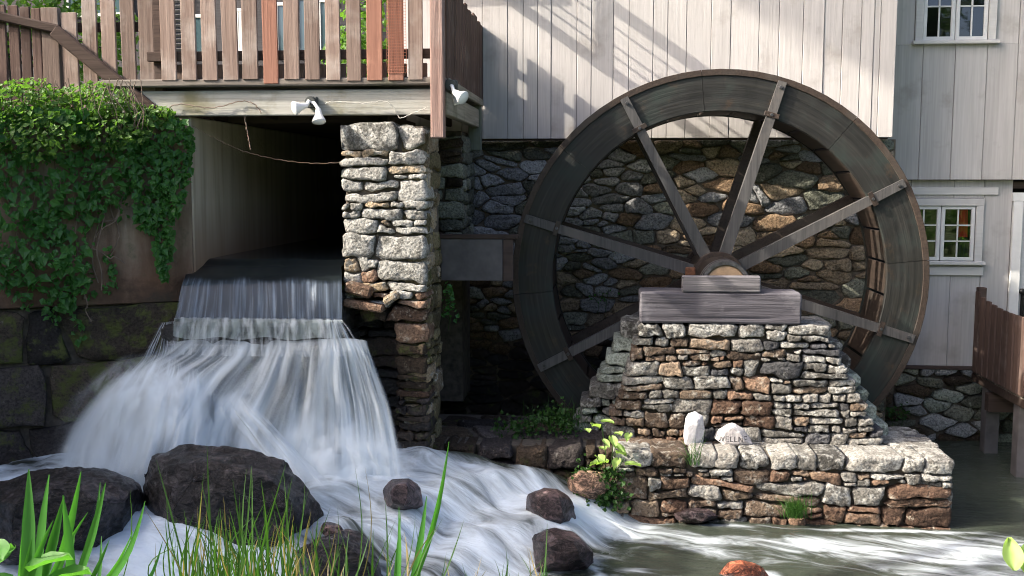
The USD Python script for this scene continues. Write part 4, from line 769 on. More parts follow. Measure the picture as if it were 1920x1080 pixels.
sheet('waterfall', [[(352, 498, 9.2), (480, 498, 9.2), (640, 498, 9.2)], [(346, 520, 8.86), (480, 521, 8.86), (641, 522, 8.86)], [(342, 532, 8.78), (480, 533, 8.78), (641, 534, 8.78)], [(334, 570, 8.68), (480, 572, 8.67), (641, 574, 8.68)], [(328, 598, 8.64), (480, 600, 8.62), (641, 602, 8.64)]],
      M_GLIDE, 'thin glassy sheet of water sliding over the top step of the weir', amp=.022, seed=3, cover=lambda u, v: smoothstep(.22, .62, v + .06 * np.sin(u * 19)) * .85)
sheet('waterfall', [[(326, 596, 8.60), (480, 598, 8.58), (642, 600, 8.60)], [(326, 604, 8.53), (480, 604, 8.51), (642, 606, 8.53)], [(325, 618, 8.52), (480, 619, 8.50), (642, 621, 8.52)], [(325, 630, 8.52), (365, 637, 8.5), (410, 632, 8.5), (450, 637, 8.5), (500, 632, 8.5), (545, 638, 8.5), (600, 633, 8.5), (642, 637, 8.53)]],
      fall_mat('step_water', 22, .8, .30, .72, .2, .95, (.42, .48, .47), (.18, .22, .21)), 'white water running down the face of the lower weir step', amp=.012, seed=5, nv=30)
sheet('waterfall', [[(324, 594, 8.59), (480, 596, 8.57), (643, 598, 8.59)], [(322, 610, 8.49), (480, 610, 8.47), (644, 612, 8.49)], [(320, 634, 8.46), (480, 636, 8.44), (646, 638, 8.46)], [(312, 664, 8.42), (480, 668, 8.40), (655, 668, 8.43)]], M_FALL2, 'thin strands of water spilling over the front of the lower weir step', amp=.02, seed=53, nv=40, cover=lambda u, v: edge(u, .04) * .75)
obj('step_board', cat_([cbox((-3.1, 8.60, 1.60), (1.62, .12, .06), .02)]), M_WETSHADE[1], cul)
main = [[(322, 634, 8.58), (430, 636, 8.56), (540, 638, 8.56), (640, 634, 8.56), (690, 640, 8.6)],
        [(296, 652, 8.50), (420, 660, 8.45), (535, 660, 8.45), (645, 655, 8.47), (700, 668, 8.55)],
        [(240, 690, 8.34), (370, 700, 8.20), (520, 715, 8.30), (650, 715, 8.40), (718, 715, 8.5)],
        [(170, 745, 8.16), (330, 745, 7.95), (500, 765, 8.15), (660, 770, 8.32), (735, 765, 8.42)],
        [(125, 810, 8.02), (290, 805, 7.78), (480, 825, 8.00), (665, 830, 8.25), (748, 825, 8.36)],
        [(100, 880, 7.90), (270, 880, 7.62), (470, 890, 7.85), (668, 895, 8.15), (758, 890, 8.3)],
        [(85, 960, 7.80), (250, 960, 7.5), (460, 960, 7.75), (670, 965, 8.05), (762, 960, 8.2)]]
obj('fall_rocks', None, None) if False else None
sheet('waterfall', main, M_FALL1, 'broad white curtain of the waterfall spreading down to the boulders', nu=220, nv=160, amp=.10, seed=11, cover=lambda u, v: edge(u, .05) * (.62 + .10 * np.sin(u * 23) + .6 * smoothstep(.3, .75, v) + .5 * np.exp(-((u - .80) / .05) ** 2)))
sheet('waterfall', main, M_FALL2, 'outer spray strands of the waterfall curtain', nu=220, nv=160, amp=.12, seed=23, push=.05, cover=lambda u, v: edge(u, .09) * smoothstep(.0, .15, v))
left = [[(300, 605, 8.75), (330, 602, 8.7)], [(285, 630, 8.6), (330, 630, 8.58)], [(262, 665, 8.42), (335, 665, 8.42)], [(215, 710, 8.25), (330, 710, 8.2)]]
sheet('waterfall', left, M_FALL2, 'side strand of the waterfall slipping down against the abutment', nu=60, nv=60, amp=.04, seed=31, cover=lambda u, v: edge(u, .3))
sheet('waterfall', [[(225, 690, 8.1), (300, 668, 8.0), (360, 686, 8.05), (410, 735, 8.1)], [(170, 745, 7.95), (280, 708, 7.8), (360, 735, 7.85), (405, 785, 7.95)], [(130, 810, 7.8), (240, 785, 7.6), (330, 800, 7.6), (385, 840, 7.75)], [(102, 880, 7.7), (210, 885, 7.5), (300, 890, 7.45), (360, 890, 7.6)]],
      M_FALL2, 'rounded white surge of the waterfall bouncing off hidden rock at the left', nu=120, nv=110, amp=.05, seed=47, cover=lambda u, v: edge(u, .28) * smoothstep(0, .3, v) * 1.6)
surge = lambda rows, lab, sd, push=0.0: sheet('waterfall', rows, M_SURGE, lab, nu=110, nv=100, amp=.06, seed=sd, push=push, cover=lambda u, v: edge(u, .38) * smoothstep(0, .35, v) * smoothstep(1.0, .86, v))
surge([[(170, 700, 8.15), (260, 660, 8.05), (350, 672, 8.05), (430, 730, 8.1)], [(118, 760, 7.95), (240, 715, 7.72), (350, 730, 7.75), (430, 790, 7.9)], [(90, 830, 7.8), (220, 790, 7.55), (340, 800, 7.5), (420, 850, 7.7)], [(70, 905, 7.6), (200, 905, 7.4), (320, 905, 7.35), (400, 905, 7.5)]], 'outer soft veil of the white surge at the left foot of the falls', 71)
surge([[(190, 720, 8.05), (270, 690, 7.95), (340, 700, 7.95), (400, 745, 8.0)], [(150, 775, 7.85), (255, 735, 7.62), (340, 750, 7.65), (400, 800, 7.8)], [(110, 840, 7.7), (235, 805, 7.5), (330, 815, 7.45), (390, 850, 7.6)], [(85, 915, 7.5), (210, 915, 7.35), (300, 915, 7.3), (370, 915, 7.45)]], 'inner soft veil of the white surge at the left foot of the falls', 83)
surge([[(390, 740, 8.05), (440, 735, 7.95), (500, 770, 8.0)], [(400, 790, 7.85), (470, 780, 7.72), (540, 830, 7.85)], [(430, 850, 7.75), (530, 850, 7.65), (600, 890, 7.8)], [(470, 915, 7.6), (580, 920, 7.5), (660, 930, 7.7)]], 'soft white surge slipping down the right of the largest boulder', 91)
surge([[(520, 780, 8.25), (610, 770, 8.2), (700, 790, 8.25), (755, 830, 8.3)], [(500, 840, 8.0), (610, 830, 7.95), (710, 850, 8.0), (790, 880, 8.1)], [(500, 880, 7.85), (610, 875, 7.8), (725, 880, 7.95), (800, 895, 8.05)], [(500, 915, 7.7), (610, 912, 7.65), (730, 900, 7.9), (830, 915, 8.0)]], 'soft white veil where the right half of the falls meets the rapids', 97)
right = [[(612, 600, 8.56), (645, 598, 8.56)], [(608, 625, 8.46), (668, 630, 8.5)], [(605, 680, 8.38), (705, 690, 8.42)], [(600, 760, 8.28), (738, 770, 8.32)], [(590, 890, 8.1), (765, 892, 8.2)]]
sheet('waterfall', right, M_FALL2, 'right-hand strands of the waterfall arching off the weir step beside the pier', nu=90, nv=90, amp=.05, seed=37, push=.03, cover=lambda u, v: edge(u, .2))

# ------------------------------------------------------------------ stream surface
sx = np.arange(-7.0, 9.0, .035); syy = np.r_[np.arange(4.6, 9.6, .035), np.arange(9.6, 13, .08)]
SX, SYY = np.meshgrid(sx, syy, indexing='ij')
def stream_z(X, Y):
    a = (X + 2.2) * .82 - (Y - 8.4) * .57; b = (X + 2.2) * .57 + (Y - 8.4) * .82          # along and across the rapids
    h = .60 - .14 * smoothstep(.2, .8, a) - .22 * smoothstep(.80, 1.15, a + .12 * np.sin(b * 3)) - .24 * smoothstep(1.35, 1.85, a + .10 * np.sin(b * 4 + 1))
    h = h * smoothstep(4.9, 6.4, Y + .35 * (X + 2)) * smoothstep(9.6, 9.0, Y)
    w = meshkit.fbm(np.stack([a * 1.1, b * 3.2, 0 * a], -1), 4, 7) - .5; w2 = meshkit.fbm(np.stack([a * 3.5, b * 5.0, 0 * a + 5], -1), 3, 8) - .5
    t = smoothstep(2.4, 1.6, a) * smoothstep(9.4, 8.8, Y)
    return h + w * (.025 + .20 * t) + w2 * (.03 + .05 * t), a, b
SZ, SA, SB = stream_z(SX, SYY)
# foam: strong below the falls, streaks out into the pool in front of the ledge
nlow = meshkit.fbm(np.stack([SX * .8 + 3, SYY * 1.6, 0 * SX], -1), 3, 9)
foam = 1.0 * smoothstep(2.35, 1.55, SA + .35 * (meshkit.fbm(np.stack([SX * 2.2, SYY * 2.2, 0 * SX], -1), 3, 4) - .5)) * smoothstep(9.25, 8.75, SYY)
band = np.exp(-((SYY - (8.5 - .14 * (SX - .2))) / (.2 + .1 * SX.clip(0, 3))) ** 2) * smoothstep(-.3, .2, SX) * smoothstep(3.6, .6, SX) * (.25 + .75 * nlow)
line_ = np.exp(-((SYY - 8.90) / .05) ** 2) * smoothstep(.6, 1.0, SX) * smoothstep(3.6, 3.0, SX) * (.1 + .7 * nlow)
small = .52 * smoothstep(.38, .60, nlow) * smoothstep(9.0, 8.6, SYY) * smoothstep(-.4, .3, SX)
rings = np.zeros_like(SX)
for (px, py, Yr), r in (((1030, 975, 8.35), .26), ((1058, 1055, 7.65), .28), ((755, 935, 7.8), .24), ((430, 960, 7.1), .85), ((120, 980, 6.8), .85), ((630, 1060, 6.6), .42), ((1395, 1070, 7.5), .22)):
    c_r = at(px, py, Yr); dd = np.hypot((SX - c_r[0]), (SYY - c_r[1]) * 1.25); rings = np.maximum(rings, .85 * np.exp(-((dd - r) / .07) ** 2) * (.4 + nlow))
foam = np.maximum.reduce([rings, foam * (.22 + 1.0 * nlow + .5 * (meshkit.fbm(np.stack([SA * 1.3, SB * 3.4, 0 * SX + 2], -1), 3, 15) - .42)), band, line_, small]) + .06
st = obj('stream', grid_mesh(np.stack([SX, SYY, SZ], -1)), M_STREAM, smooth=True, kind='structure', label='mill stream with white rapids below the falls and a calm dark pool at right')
cs_, sn_ = math.cos(.30), math.sin(.30)
primvar(st, 'foam', foam.ravel()); primvar(st, 'flow_u', (SX * cs_ - SYY * sn_).ravel()); primvar(st, 'flow_v', (SX * sn_ + SYY * cs_).ravel())

# ------------------------------------------------------------------ boulders
def hull_rock(outline, Y, th, seed, edge_=.03, rough=.03, back=.8, drop=None):
    rgn = np.random.default_rng(seed); o = np.array(outline, float); c = o.mean(0); P = []
    for p in o:
        P.append(at(*p, Y + rgn.uniform(-.04, .04)))
        f = c + (p - c) * rgn.uniform(.50, .66); P.append(at(*f, Y - th * rgn.uniform(.75, 1.0)))
        P.append(at(*p, Y) * (1, 0, 1) + (0, Y + th * back * rgn.uniform(.7, 1), 0) + (at(*c, Y) - at(*p, Y)) * (.35, 0, .35))
    m = trimesh.convex.convex_hull(np.array(P)); v, f = trimesh.remesh.subdivide_to_size(m.vertices, m.faces, edge_); m = trimesh.Trimesh(v, f)
    trimesh.smoothing.filter_taubin(m, lamb=.6, nu=.3, iterations=3); cen = m.vertices.mean(0); ext = (m.vertices.max(0) - m.vertices.min(0)) / 2; q_ = np.array(m.vertices) - cen
    for _ in range(9):                        # cleaved faces
        nn = rgn.normal(size=3) / ext; nn /= np.linalg.norm(nn); hgt = (q_ @ nn); lim = hgt.max() * rgn.uniform(.80, .93); q_ = q_ - np.outer(np.maximum(hgt - lim, 0), nn)
    m.vertices = q_ + cen; m.fix_normals()
    n = np.array(m.vertex_normals); q_ = np.array(m.vertices)
    d = (meshkit.fbm(q_ * 2.4 + seed, 4) - .5) * rough * 3 + (np.abs(meshkit.fbm(q_ * (3, 3, 9) + seed * 3, 4) - .5)) * -rough * 2.0 + (meshkit.fbm(q_ * 13 + seed, 3) - .5) * rough * .9
    m.vertices = q_ + n * d[:, None]; return m
def boulder(outline, Y, th, seed, m, label, **k): return obj('boulder', hull_rock(outline, Y, th, seed, **k), m, smooth=32, label=label, cat='boulder')
boulder([(270, 885), (285, 852), (335, 836), (395, 832), (470, 842), (535, 858), (562, 888), (590, 925), (612, 965), (600, 1010), (575, 1060), (420, 1110), (270, 1090), (246, 1040), (262, 985), (285, 925)], 7.25, .5, 1, M_ROCK, 'largest wet dark boulder in the middle of the falls below the grass', edge_=.026)
boulder([(-60, 930), (0, 905), (70, 882), (150, 878), (222, 893), (262, 925), (274, 955), (262, 1000), (215, 1045), (120, 1085), (-60, 1100)], 6.9, .5, 2, M_ROCK, 'wide flat-topped dark boulder in the left corner behind the iris blades', edge_=.026)
boulder([(545, 1035), (590, 1010), (640, 992), (680, 1005), (715, 1050), (725, 1090), (640, 1120), (540, 1100)], 6.7, .35, 3, M_ROCK, 'small dark boulder behind the rushes at the bottom centre')
boulder([(716, 915), (735, 897), (765, 896), (788, 915), (794, 950), (760, 965), (718, 955)], 7.85, .22, 24, M_ROCKPURP, 'smallest rounded rock washed over by the rapids under the falls', edge_=.02, rough=.010)
boulder([(978, 950), (990, 926), (1020, 914), (1055, 918), (1078, 945), (1086, 975), (1060, 1000), (1010, 995)], 8.45, .28, 5, M_ROCKPURP, 'purple-brown boulder at the foot of the leafy plant', edge_=.022, rough=.014)
boulder([(994, 1010), (1005, 990), (1040, 988), (1085, 1005), (1112, 1035), (1118, 1062), (1075, 1080), (1005, 1072)], 7.75, .28, 6, M_ROCKPURP, 'purple wet boulder standing lowest at the right edge of the rapids', edge_=.022, rough=.014)
boulder([(1345, 1075), (1360, 1058), (1395, 1052), (1430, 1062), (1445, 1085), (1390, 1100)], 7.55, .16, 7, M_ROCKRED, 'red rock just breaking the pool surface in the foreground', edge_=.02, rough=.014)
boulder([(1262, 962), (1290, 950), (1330, 953), (1350, 968), (1330, 985), (1270, 982)], 8.95, .14, 8, M_ROCKPURP, 'low dark red stone at the water line of the ledge', edge_=.02, rough=.014)
boulder([(596, 1000), (606, 978), (640, 985), (650, 1005), (625, 1020)], 6.9, .1, 9, M_ROCKPURP, 'small stone wedged beside the largest boulder above the white water', edge_=.02, rough=.014)
for k, (o, Yb, s) in enumerate((([(838, 905), (860, 878), (900, 874), (910, 905), (895, 925), (845, 922)], 9.08, 10), ([(905, 890), (940, 876), (1005, 880), (1015, 905), (985, 918), (910, 912)], 9.12, 12), ([(1060, 900), (1085, 880), (1130, 885), (1150, 915), (1120, 940), (1070, 930)], 9.0, 13))):
    boulder(o, Yb, .14, s, M_ROCKPURP if k < 2 else M_ROCKBROWN, ['squat stone at the foot of the low bank wall nearest the falls', 'long stone at the foot of the low bank wall next to the squat one', 'brown stone half hidden behind the hanging green plant'][k], edge_=.02)
# big rocks that the falls run over
for o, Yb, s, lb_ in (([(150, 800), (200, 735), (300, 700), (395, 735), (430, 800), (400, 870), (200, 880)], 8.35, 14, 'dark rock under the left half of the falls, mostly hidden by white water'),):
    boulder(o, Yb, .3, s, M_ROCK, lb_)

# carved stones
cs = hull_rock([(1332, 826), (1345, 806), (1372, 789), (1395, 803), (1408, 822), (1412, 834), (1395, 842), (1350, 840)], 9.36, .06, 41, edge_=.018, rough=.006, back=1.0)
c_ = thing('carved_stone', 'three-cornered pale field stone with dark lettering resting on the ledge', 'stone')
obj('stone', cs, M_CARVED, c_, smooth=50)
tx = meshkit.text_mesh('WELLNE', .047, .004); tx.apply_translation((0, 0, 0)); w = tx.bounds[1][0]; p0 = at(1346, 829, 9.28)
v = np.array(tx.vertices); sc = .27 / w; ph = v[:, 0] / w
hit, who, _t = trimesh.Trimesh(cs.vertices, cs.faces).ray.intersects_location(np.c_[p0[0] + v[:, 0] * sc, np.full(len(v), 8.6), p0[2] + v[:, 1] * sc], np.tile([0, 1., 0], (len(v), 1)), multiple_hits=False)
yf = np.full(len(v), 9.30); yf[who] = hit[:, 1]
obj('lettering', TM(np.c_[p0[0] + v[:, 0] * sc, yf - np.where(v[:, 2] > .002, .002, -.003), p0[2] + v[:, 1] * sc], tx.faces), M_INK, c_)
obj('field_stone', hull_rock([(1280, 815), (1281, 790), (1290, 774), (1304, 770), (1318, 779), (1322, 805), (1318, 835), (1298, 840), (1284, 834)], 9.38, .07, 43, edge_=.02, rough=.006), M_CARVED2, smooth=50, label='tall oval white field stone standing on the ledge left of the lettered stone', cat='stone')

# ------------------------------------------------------------------ walkway with fence at right
wk = thing('walkway', 'timber walkway along the right edge leading to the mill door', 'walkway')
for k in range(9): obj('deck_board', cbox((4.75, 11.9 - k * .2, .86 + rg.uniform(-.004, .004)), (1.05, .19, .05)), M_DECK, wk)
obj('edge_beam', cbox((4.245, 11.1, .80), (.06, 1.9, .09)), M_RAILDARK, wk)
for y in (11.7, 10.8): obj('leg', cbox((4.32, y, .2), (.15, .15, 1.1)), M_FLUME, wk)
obj('cross_beam', cbox((4.7, 11.5, .62), (1.0, .12, .2)), M_RAILDARK, wk)
wf = thing('picket_fence', 'dark brown picket fence with scalloped top along the right-hand walkway', 'fence')
for k in range(11):
    y = 11.9 - k * .165; z1 = 1.83 - .10 * math.sin(min(k, 6) / 6 * math.pi / 2) + (.02 if k == 0 else 0)
    picket(4.20, y, .88, z1, .125, .024, M_PICKETDARK, wf, 'round', rz=math.pi / 2)
for z in (1.08, 1.58): obj('rail', cbox((4.235, 11.1, z), (.04, 1.85, .08)), M_RAILDARK, wf)
obj('post', cbox((4.26, 11.98, 1.35), (.09, .09, 1.0)), M_RAILDARK, wf)

# ------------------------------------------------------------------ neighbouring house and shrubs behind the deck
nb = thing('neighbour_house', 'dark house with white-trimmed windows seen through the deck pickets', 'building')
HY = 17.0
obj('wall', cbox((-6.5, HY + 1.5, 6.2), (8.4, 3.0, 5.6)), M_HOUSE, nb)
def hx_(px): return at(px, 50, HY)[0]
for px0, px1, py0, py1 in ((362, 384, 100, 30), (446, 452, 96, 20), (520, 540, 105, 10), (560, 580, 105, 0), (600, 622, 110, 5), (130, 250, 25, -60)):
    x0, x1, z0, z1 = hx_(px0), hx_(px1), at(400, py0, HY)[2], at(400, py1, HY)[2]
    w = obj('window', cat_([cbox(((x0 + x1) / 2, HY - .01, z0), (x1 - x0 + .1, .06, .06)), cbox(((x0 + x1) / 2, HY - .01, z1), (x1 - x0 + .1, .06, .06)), cbox((x0, HY - .01, (z0 + z1) / 2), (.05, .05, z1 - z0)), cbox((x1, HY - .01, (z0 + z1) / 2), (.05, .05, z1 - z0))]), M_SASH, nb)
    obj('pane', cbox(((x0 + x1) / 2, HY - .012, (z0 + z1) / 2), (x1 - x0 - .05, .02, z1 - z0 - .06)), M_BLUEPANE, w)
x0 = hx_(337)
sh = obj('shutter', cbox((x0, HY - .03, 5.9), (.28, .04, 1.5)), M_SHUTTER, nb)
for k in range(18): 
    m = cbox((0, 0, 0), (.24, .012, .055), .003); m.apply_transform(trimesh.transformations.rotation_matrix(.6, (1, 0, 0))); m.apply_translation((x0, HY - .065, 5.2 + k * .08)); obj('slat', m, M_FLUME, sh)
obj('porch_post', cbox((hx_(487), HY - .6, 5.4), (.10, .10, 3.6)), M_SASH, nb)
obj('roof', TM([(-11, HY - .5, 8.9), (-2, HY - .5, 8.9), (-2, HY + 2, 11), (-11, HY + 2, 11), (-11, HY - .5, 9.05), (-2, HY - .5, 9.05), (-2, HY + 2, 11.15), (-11, HY + 2, 11.15)], [[0, 2, 1], [0, 3, 2], [4, 5, 6], [4, 6, 7], [0, 1, 5], [0, 5, 4], [1, 2, 6], [1, 6, 5], [3, 0, 4], [3, 4, 7], [2, 3, 7], [2, 7, 6]]), M_ROOF, nb)

# ------------------------------------------------------------------ leaves and plants
def leaf_cards(P, N, size, rng, lobes=False, fold=.25, up=None):
    """one leaf (folded kite, or a broad pointed leaf of 4 triangles) at each point P facing about N"""
    n = len(P); N = N / np.linalg.norm(N, axis=1, keepdims=True); r = rng.normal(size=(n, 3)); T = np.cross(N, r); 
    if up is not None: T = T * .5 + np.asarray(up); T = T - N * (T * N).sum(1, keepdims=True)
    T /= np.linalg.norm(T, axis=1, keepdims=True); S = np.cross(N, T); s = np.broadcast_to(size, n)[:, None]
    base = P - T * s * .5; tip = P + T * s * .55; mid = P + N * s * -fold * .3; l = P - T * s * .1 + S * s * .42 + N * s * fold * .4; rr = P - T * s * .1 - S * s * .42 + N * s * fold * .4
    V = np.stack([base, l, tip, rr, mid], 1).reshape(-1, 3); k = np.arange(n)[:, None, None] * 5
    f = (k + np.array([[0, 4, 1], [1, 4, 2], [2, 4, 3], [3, 4, 0]])).reshape(-1, 3); return TM(V, f)
def blob_points(c, r, n, rng, shell=.55):
    d = rng.normal(size=(n, 3)); d /= np.linalg.norm(d, axis=1, keepdims=True); q_ = shell + (1 - shell) * rng.random((n, 1)) ** .6
    w = .78 + .5 * (meshkit.fbm(d * 2.2 + np.asarray(c), 3)[:, None] - .3); return np.asarray(c) + d * q_ * w * np.asarray(r), d
# ivy on the abutment: patches traced on its face
rg = np.random.default_rng(51)
def patch(poly, n, p0, nrm, out=(.02, .14), clump=.5):
    pg = Polygon(poly); x0, y0, x1, y1 = pg.bounds; P = []
    s = rg.random() * 40
    while len(P) < n:
        q_ = rg.uniform((x0, y0), (x1, y1))
        if pg.contains(Point(q_)) and meshkit.fbm(np.array([[q_[0] * .022 + s, q_[1] * .022, s]]), 3)[0] > clump * rg.random() * .95 + .02: P.append(on_plane(q_[0], q_[1], p0, nrm))
    P = np.array(P); thick = meshkit.fbm(P * 3.1 + s, 3)[:, None]
    return P + nrm * (out[0] + (out[1] - out[0]) * thick * 1.5 * (.4 + .6 * rg.random((n, 1))))
AP = AC + AN * .0
iv = thing('ivy', 'dense green ivy spilling down the left part of the abutment wall', 'ivy')
big = [(-20, 215), (60, 200), (200, 215), (245, 230), (250, 330), (225, 380), (170, 400), (165, 540), (120, 585), (85, 575), (70, 530), (0, 540), (-20, 540)]
P = patch(big, 1150, AP, AN, (.01, .20), 1.5); N = AN + rg.normal(0, .45, P.shape) + (0, 0, .45)
obj('foliage', leaf_cards(P, N, (.03 + .09 * rg.random(len(P)) ** 1.6), rg, up=(0, 0, -.8)), M_IVY, iv, kind='stuff')
runs = []
for px, py0, py1 in ((20, 470, 560), (55, 500, 575), (95, 540, 600), (140, 520, 640), (165, 380, 560), (205, 470, 545), (185, 300, 420), (232, 330, 400)):
    t = np.linspace(0, 1, 12); runs.append(np.array([on_plane(px + 7 * math.sin(k * 7 + px), py0 + (py1 - py0) * k, AP, AN) + AN * .04 for k in t]))
runs = np.vstack(runs); runs = np.vstack([runs + rg.normal(0, .025, runs.shape) for _ in range(3)])
obj('trailing_foliage', leaf_cards(runs, AN + rg.normal(0, .5, runs.shape) + (0, 0, .3), rg.uniform(.03, .075, len(runs)), rg, up=(0, 0, -.9)), M_IVY, iv, kind='stuff')
st_ = []
for px, py0, py1 in ((60, 230, 470), (110, 240, 520), (150, 240, 560), (180, 300, 530), (215, 330, 480), (25, 240, 480)):
    z = np.linspace(0, 1, 9); st_.append(tube([on_plane(px + 9 * math.sin(t * 9 + px), py0 + (py1 - py0) * t, AP, AN) + AN * .02 for t in z], .006, 5))
obj('stem', cat_(st_), M_DRYVINE, iv)
iv2 = thing('ivy', 'hanging tongue of ivy at the right corner of the abutment by the culvert mouth', 'ivy')
ton = [(238, 222), (300, 220), (352, 228), (362, 265), (358, 330), (340, 390), (322, 420), (325, 470), (308, 540), (292, 500), (285, 440), (255, 425), (245, 330)]
P = patch(ton, 720, AP, AN, (.01, .18), 1.2); N = AN + rg.normal(0, .45, P.shape) + (0, 0, .4)
obj('foliage', leaf_cards(P, N, rg.uniform(.05, .09, len(P)), rg, up=(0, 0, -.9)), M_IVY, iv2, kind='stuff')
obj('stem', cat_([tube([on_plane(p + 6 * math.sin(t * 8 + p), 235 + (q2 - 235) * t, AP, AN) + AN * .02 for t in np.linspace(0, 1, 9)], .006, 5) for p, q2 in ((270, 430), (300, 520), (330, 400))]), M_DRYVINE, iv2)
# loose dry stems on the bare patch
obj('dry_vine', cat_([tube([on_plane(a + (b - a) * t + 6 * math.sin(t * 7 + a), c + (d - c) * t + 5 * math.cos(t * 9 + b), AP, AN) + AN * (.03 + .05 * math.sin(t * 3)) for t in np.linspace(0, 1, 12)], .005, 5) for a, b, c, d in ((180, 240, 455, 365), (175, 235, 470, 490), (190, 185, 400, 540), (200, 236, 420, 372), (150, 172, 540, 600))]), M_DRYVINE, label='tangle of dry bare vine stems on the concrete between the ivy patches', cat='vine')
# shrub on the bank top
sb = thing('bank_shrub', 'sunlit low shrub and ivy on top of the bank below the picket fence', 'shrub')
P, N = [], []
for c, r, n in (((-5.1, 8.45, 3.72), (.55, .35, .26), 900), ((-4.55, 8.72, 3.72), (.45, .3, .24), 800), ((-4.15, 8.85, 3.62), (.35, .22, .14), 500), ((-5.0, 8.3, 3.45), (.6, .3, .3), 700), ((-4.4, 8.62, 3.5), (.5, .25, .22), 600), ((-5.6, 8.2, 3.75), (.4, .4, .3), 400)):
    a, b = blob_points(c, r, n, rg, .35); P.append(a); N.append(b)
P, N = np.vstack(P), np.vstack(N); obj('foliage', leaf_cards(P, N * .5 + rg.normal(0, .6, N.shape) + (-.5, -.3, .6), rg.uniform(.03, .07, len(P)), rg), M_SHRUB, sb, kind='stuff')
obj('twig', cat_([tube([(x, y, 3.5), (x + rg.normal(0, .05), y - .05, 3.65), (x + rg.normal(0, .12), y - .1, 3.85 + rg.uniform(0, .1))], .004, 4) for x, y in rg.uniform((-5.3, 8.5), (-4.0, 8.8), (40, 2))]), M_DRYVINE, sb)
# shrubs behind the deck
def shrub(name, label, c, blobs, size, n, m=M_TREE, trunk=None, group=None, cat='shrub'):
    t = thing(name, label, cat, c, group=group); P, N = [], []
    for bc, br in blobs:
        a, b = blob_points(bc, br, n, rg, .45); P.append(a); N.append(b)
    P, N = np.vstack(P), np.vstack(N); obj('crown', leaf_cards(P, N + rg.normal(0, .7, N.shape) + (0, 0, .3), rg.uniform(.7, 1.3, len(P)) * size, rg), m, t, kind='stuff')
    if trunk:
        h, r0 = trunk; obj('trunk', tube([(0, 0, -.3), (.03, .02, h * .4), (-.04, 0, h * .8), (0, .03, h)], [r0 * 1.25, r0, r0 * .8, r0 * .5], 9), M_BARK, t, smooth=True)
        for k in range(7):
            a = k * 2.4; bl_ = blobs[k % len(blobs)][0]; q_ = np.array(bl_) + (.3 * math.cos(a), .3 * math.sin(a), 0); p = np.array([0, 0, h * (.45 + .07 * k)]); obj('limb', tube([p, (p + q_) / 2 + (0, 0, .1), q_], [r0 * .5, r0 * .32, r0 * .12], 7), M_BARK, t, smooth=True)
    return t
shrub('green_shrub', 'bright leafy shrub behind the right half of the deck railing', (-3.0, 13.2, 3.6), [((0, 0, 1.4), (.7, .5, .9)), ((.5, .3, 1.0), (.5, .5, .8)), ((-.3, .2, .8), (.6, .5, .8))], .085, 900, M_SHRUB, (1.2, .04))
shrub('green_shrub', 'pale leafy shrub at the top left corner behind the picket fence', (-7.6, 12.5, 3.6), [((0, 0, 1.7), (1.0, .6, .9)), ((.9, .2, 1.2), (.8, .6, .8))], .09, 900, M_SHRUB, (1.4, .05))
# trees out of the picture that shade the left half, and the wood mirrored in windows and water
tr = shrub('bank_tree', 'tall leafy tree on the left bank', (-9.0, 5.2, 3.4), [((0, 0, 2.1), (1.3, 1.3, 1.3)), ((.3, 1.5, 1.7), (1.2, 1.2, 1.3)), ((0, -1.2, 1.8), (1.2, 1.2, 1.3)), ((.2, .4, .9), (1.4, 1.8, 1.0))], .20, 2000, M_TREE, (2.2, .14), 'trees on the left bank', 'tree')
dup(tr, 'tall leafy tree on the left bank', (-9.2, 7.6, 3.4), 1.9, .80); dup(tr, 'tall leafy tree on the left bank', (-10.6, 11.0, 3.4), 4.0, 1.25)
cn = shrub('wood_tree', 'tall broadleaf tree of the wood across the stream', (-5, -23, 1.5), [((0, 0, 9), (3.2, 3.2, 3.4)), ((2.2, .5, 7), (2.6, 2.6, 2.6)), ((-2.2, -.4, 6.5), (2.6, 2.6, 2.8)), ((.3, 1.6, 5), (2.8, 2.4, 2.4)), ((0, -1.5, 5.5), (3, 2.4, 2.6))], .34, 1500, M_TREE, (9, .3), 'trees of the wood across the stream', 'tree')
for x, y, r, s in ((3, -24, 1, 1.0), (11, -22, 2, 1.0), (19, -18, 3, 1.1), (-13, -21, 4, 1.1), (26, -6, 5, 1.1), (22, 6, .5, 1.2), (-17, -6, 1.5, 1.1), (-20, 8, 2.5, 1.2), (18, 14, 3.5, 1.1), (-9, 24, 4.5, 1.0), (7, -34, .7, 1.5), (-2, 27, 5.5, 1.1)): dup(cn, 'tall broadleaf tree of the wood across the stream', (x, y, 1.5), r, s)
sh1 = shrub('bank_bush', 'unseen leafy bush added behind the viewpoint to green the window reflections', (-1.5, -3.5, 1.2), [((0, 0, .8), (1.1, .9, .9)), ((.9, .3, .6), (.9, .8, .7))], .12, 700, M_SHRUB, None, 'unseen bushes added behind the viewpoint', 'bush')  # unseen bushes, added so the lower panes mirror green
for x, y, r, sc_ in ((2, -4, 1, 1.1), (4.5, -3.2, 2, 1.2), (7, -3.8, 3, 1.3), (9.5, -2.5, 4, 1.3), (-4.5, -3.2, 5, 1.2)): dup(sh1, 'unseen leafy bush added behind the viewpoint to green the window reflections', (x, y, 1.2), r, sc_)
hi_ = shrub('shade_tree', 'high-crowned tree on the left bank', (-11.5, 3.6, 3.4), [((1.5, 4.5, 11.6), (1.5, 1.2, 1.7)), ((1.7, 3.6, 12.2), (1.3, 1.4, 1.5)), ((0, 0, 13.5), (2.2, 2.2, 1.9))], .2, 2600, M_TREE, (12, .2), None, 'tree')

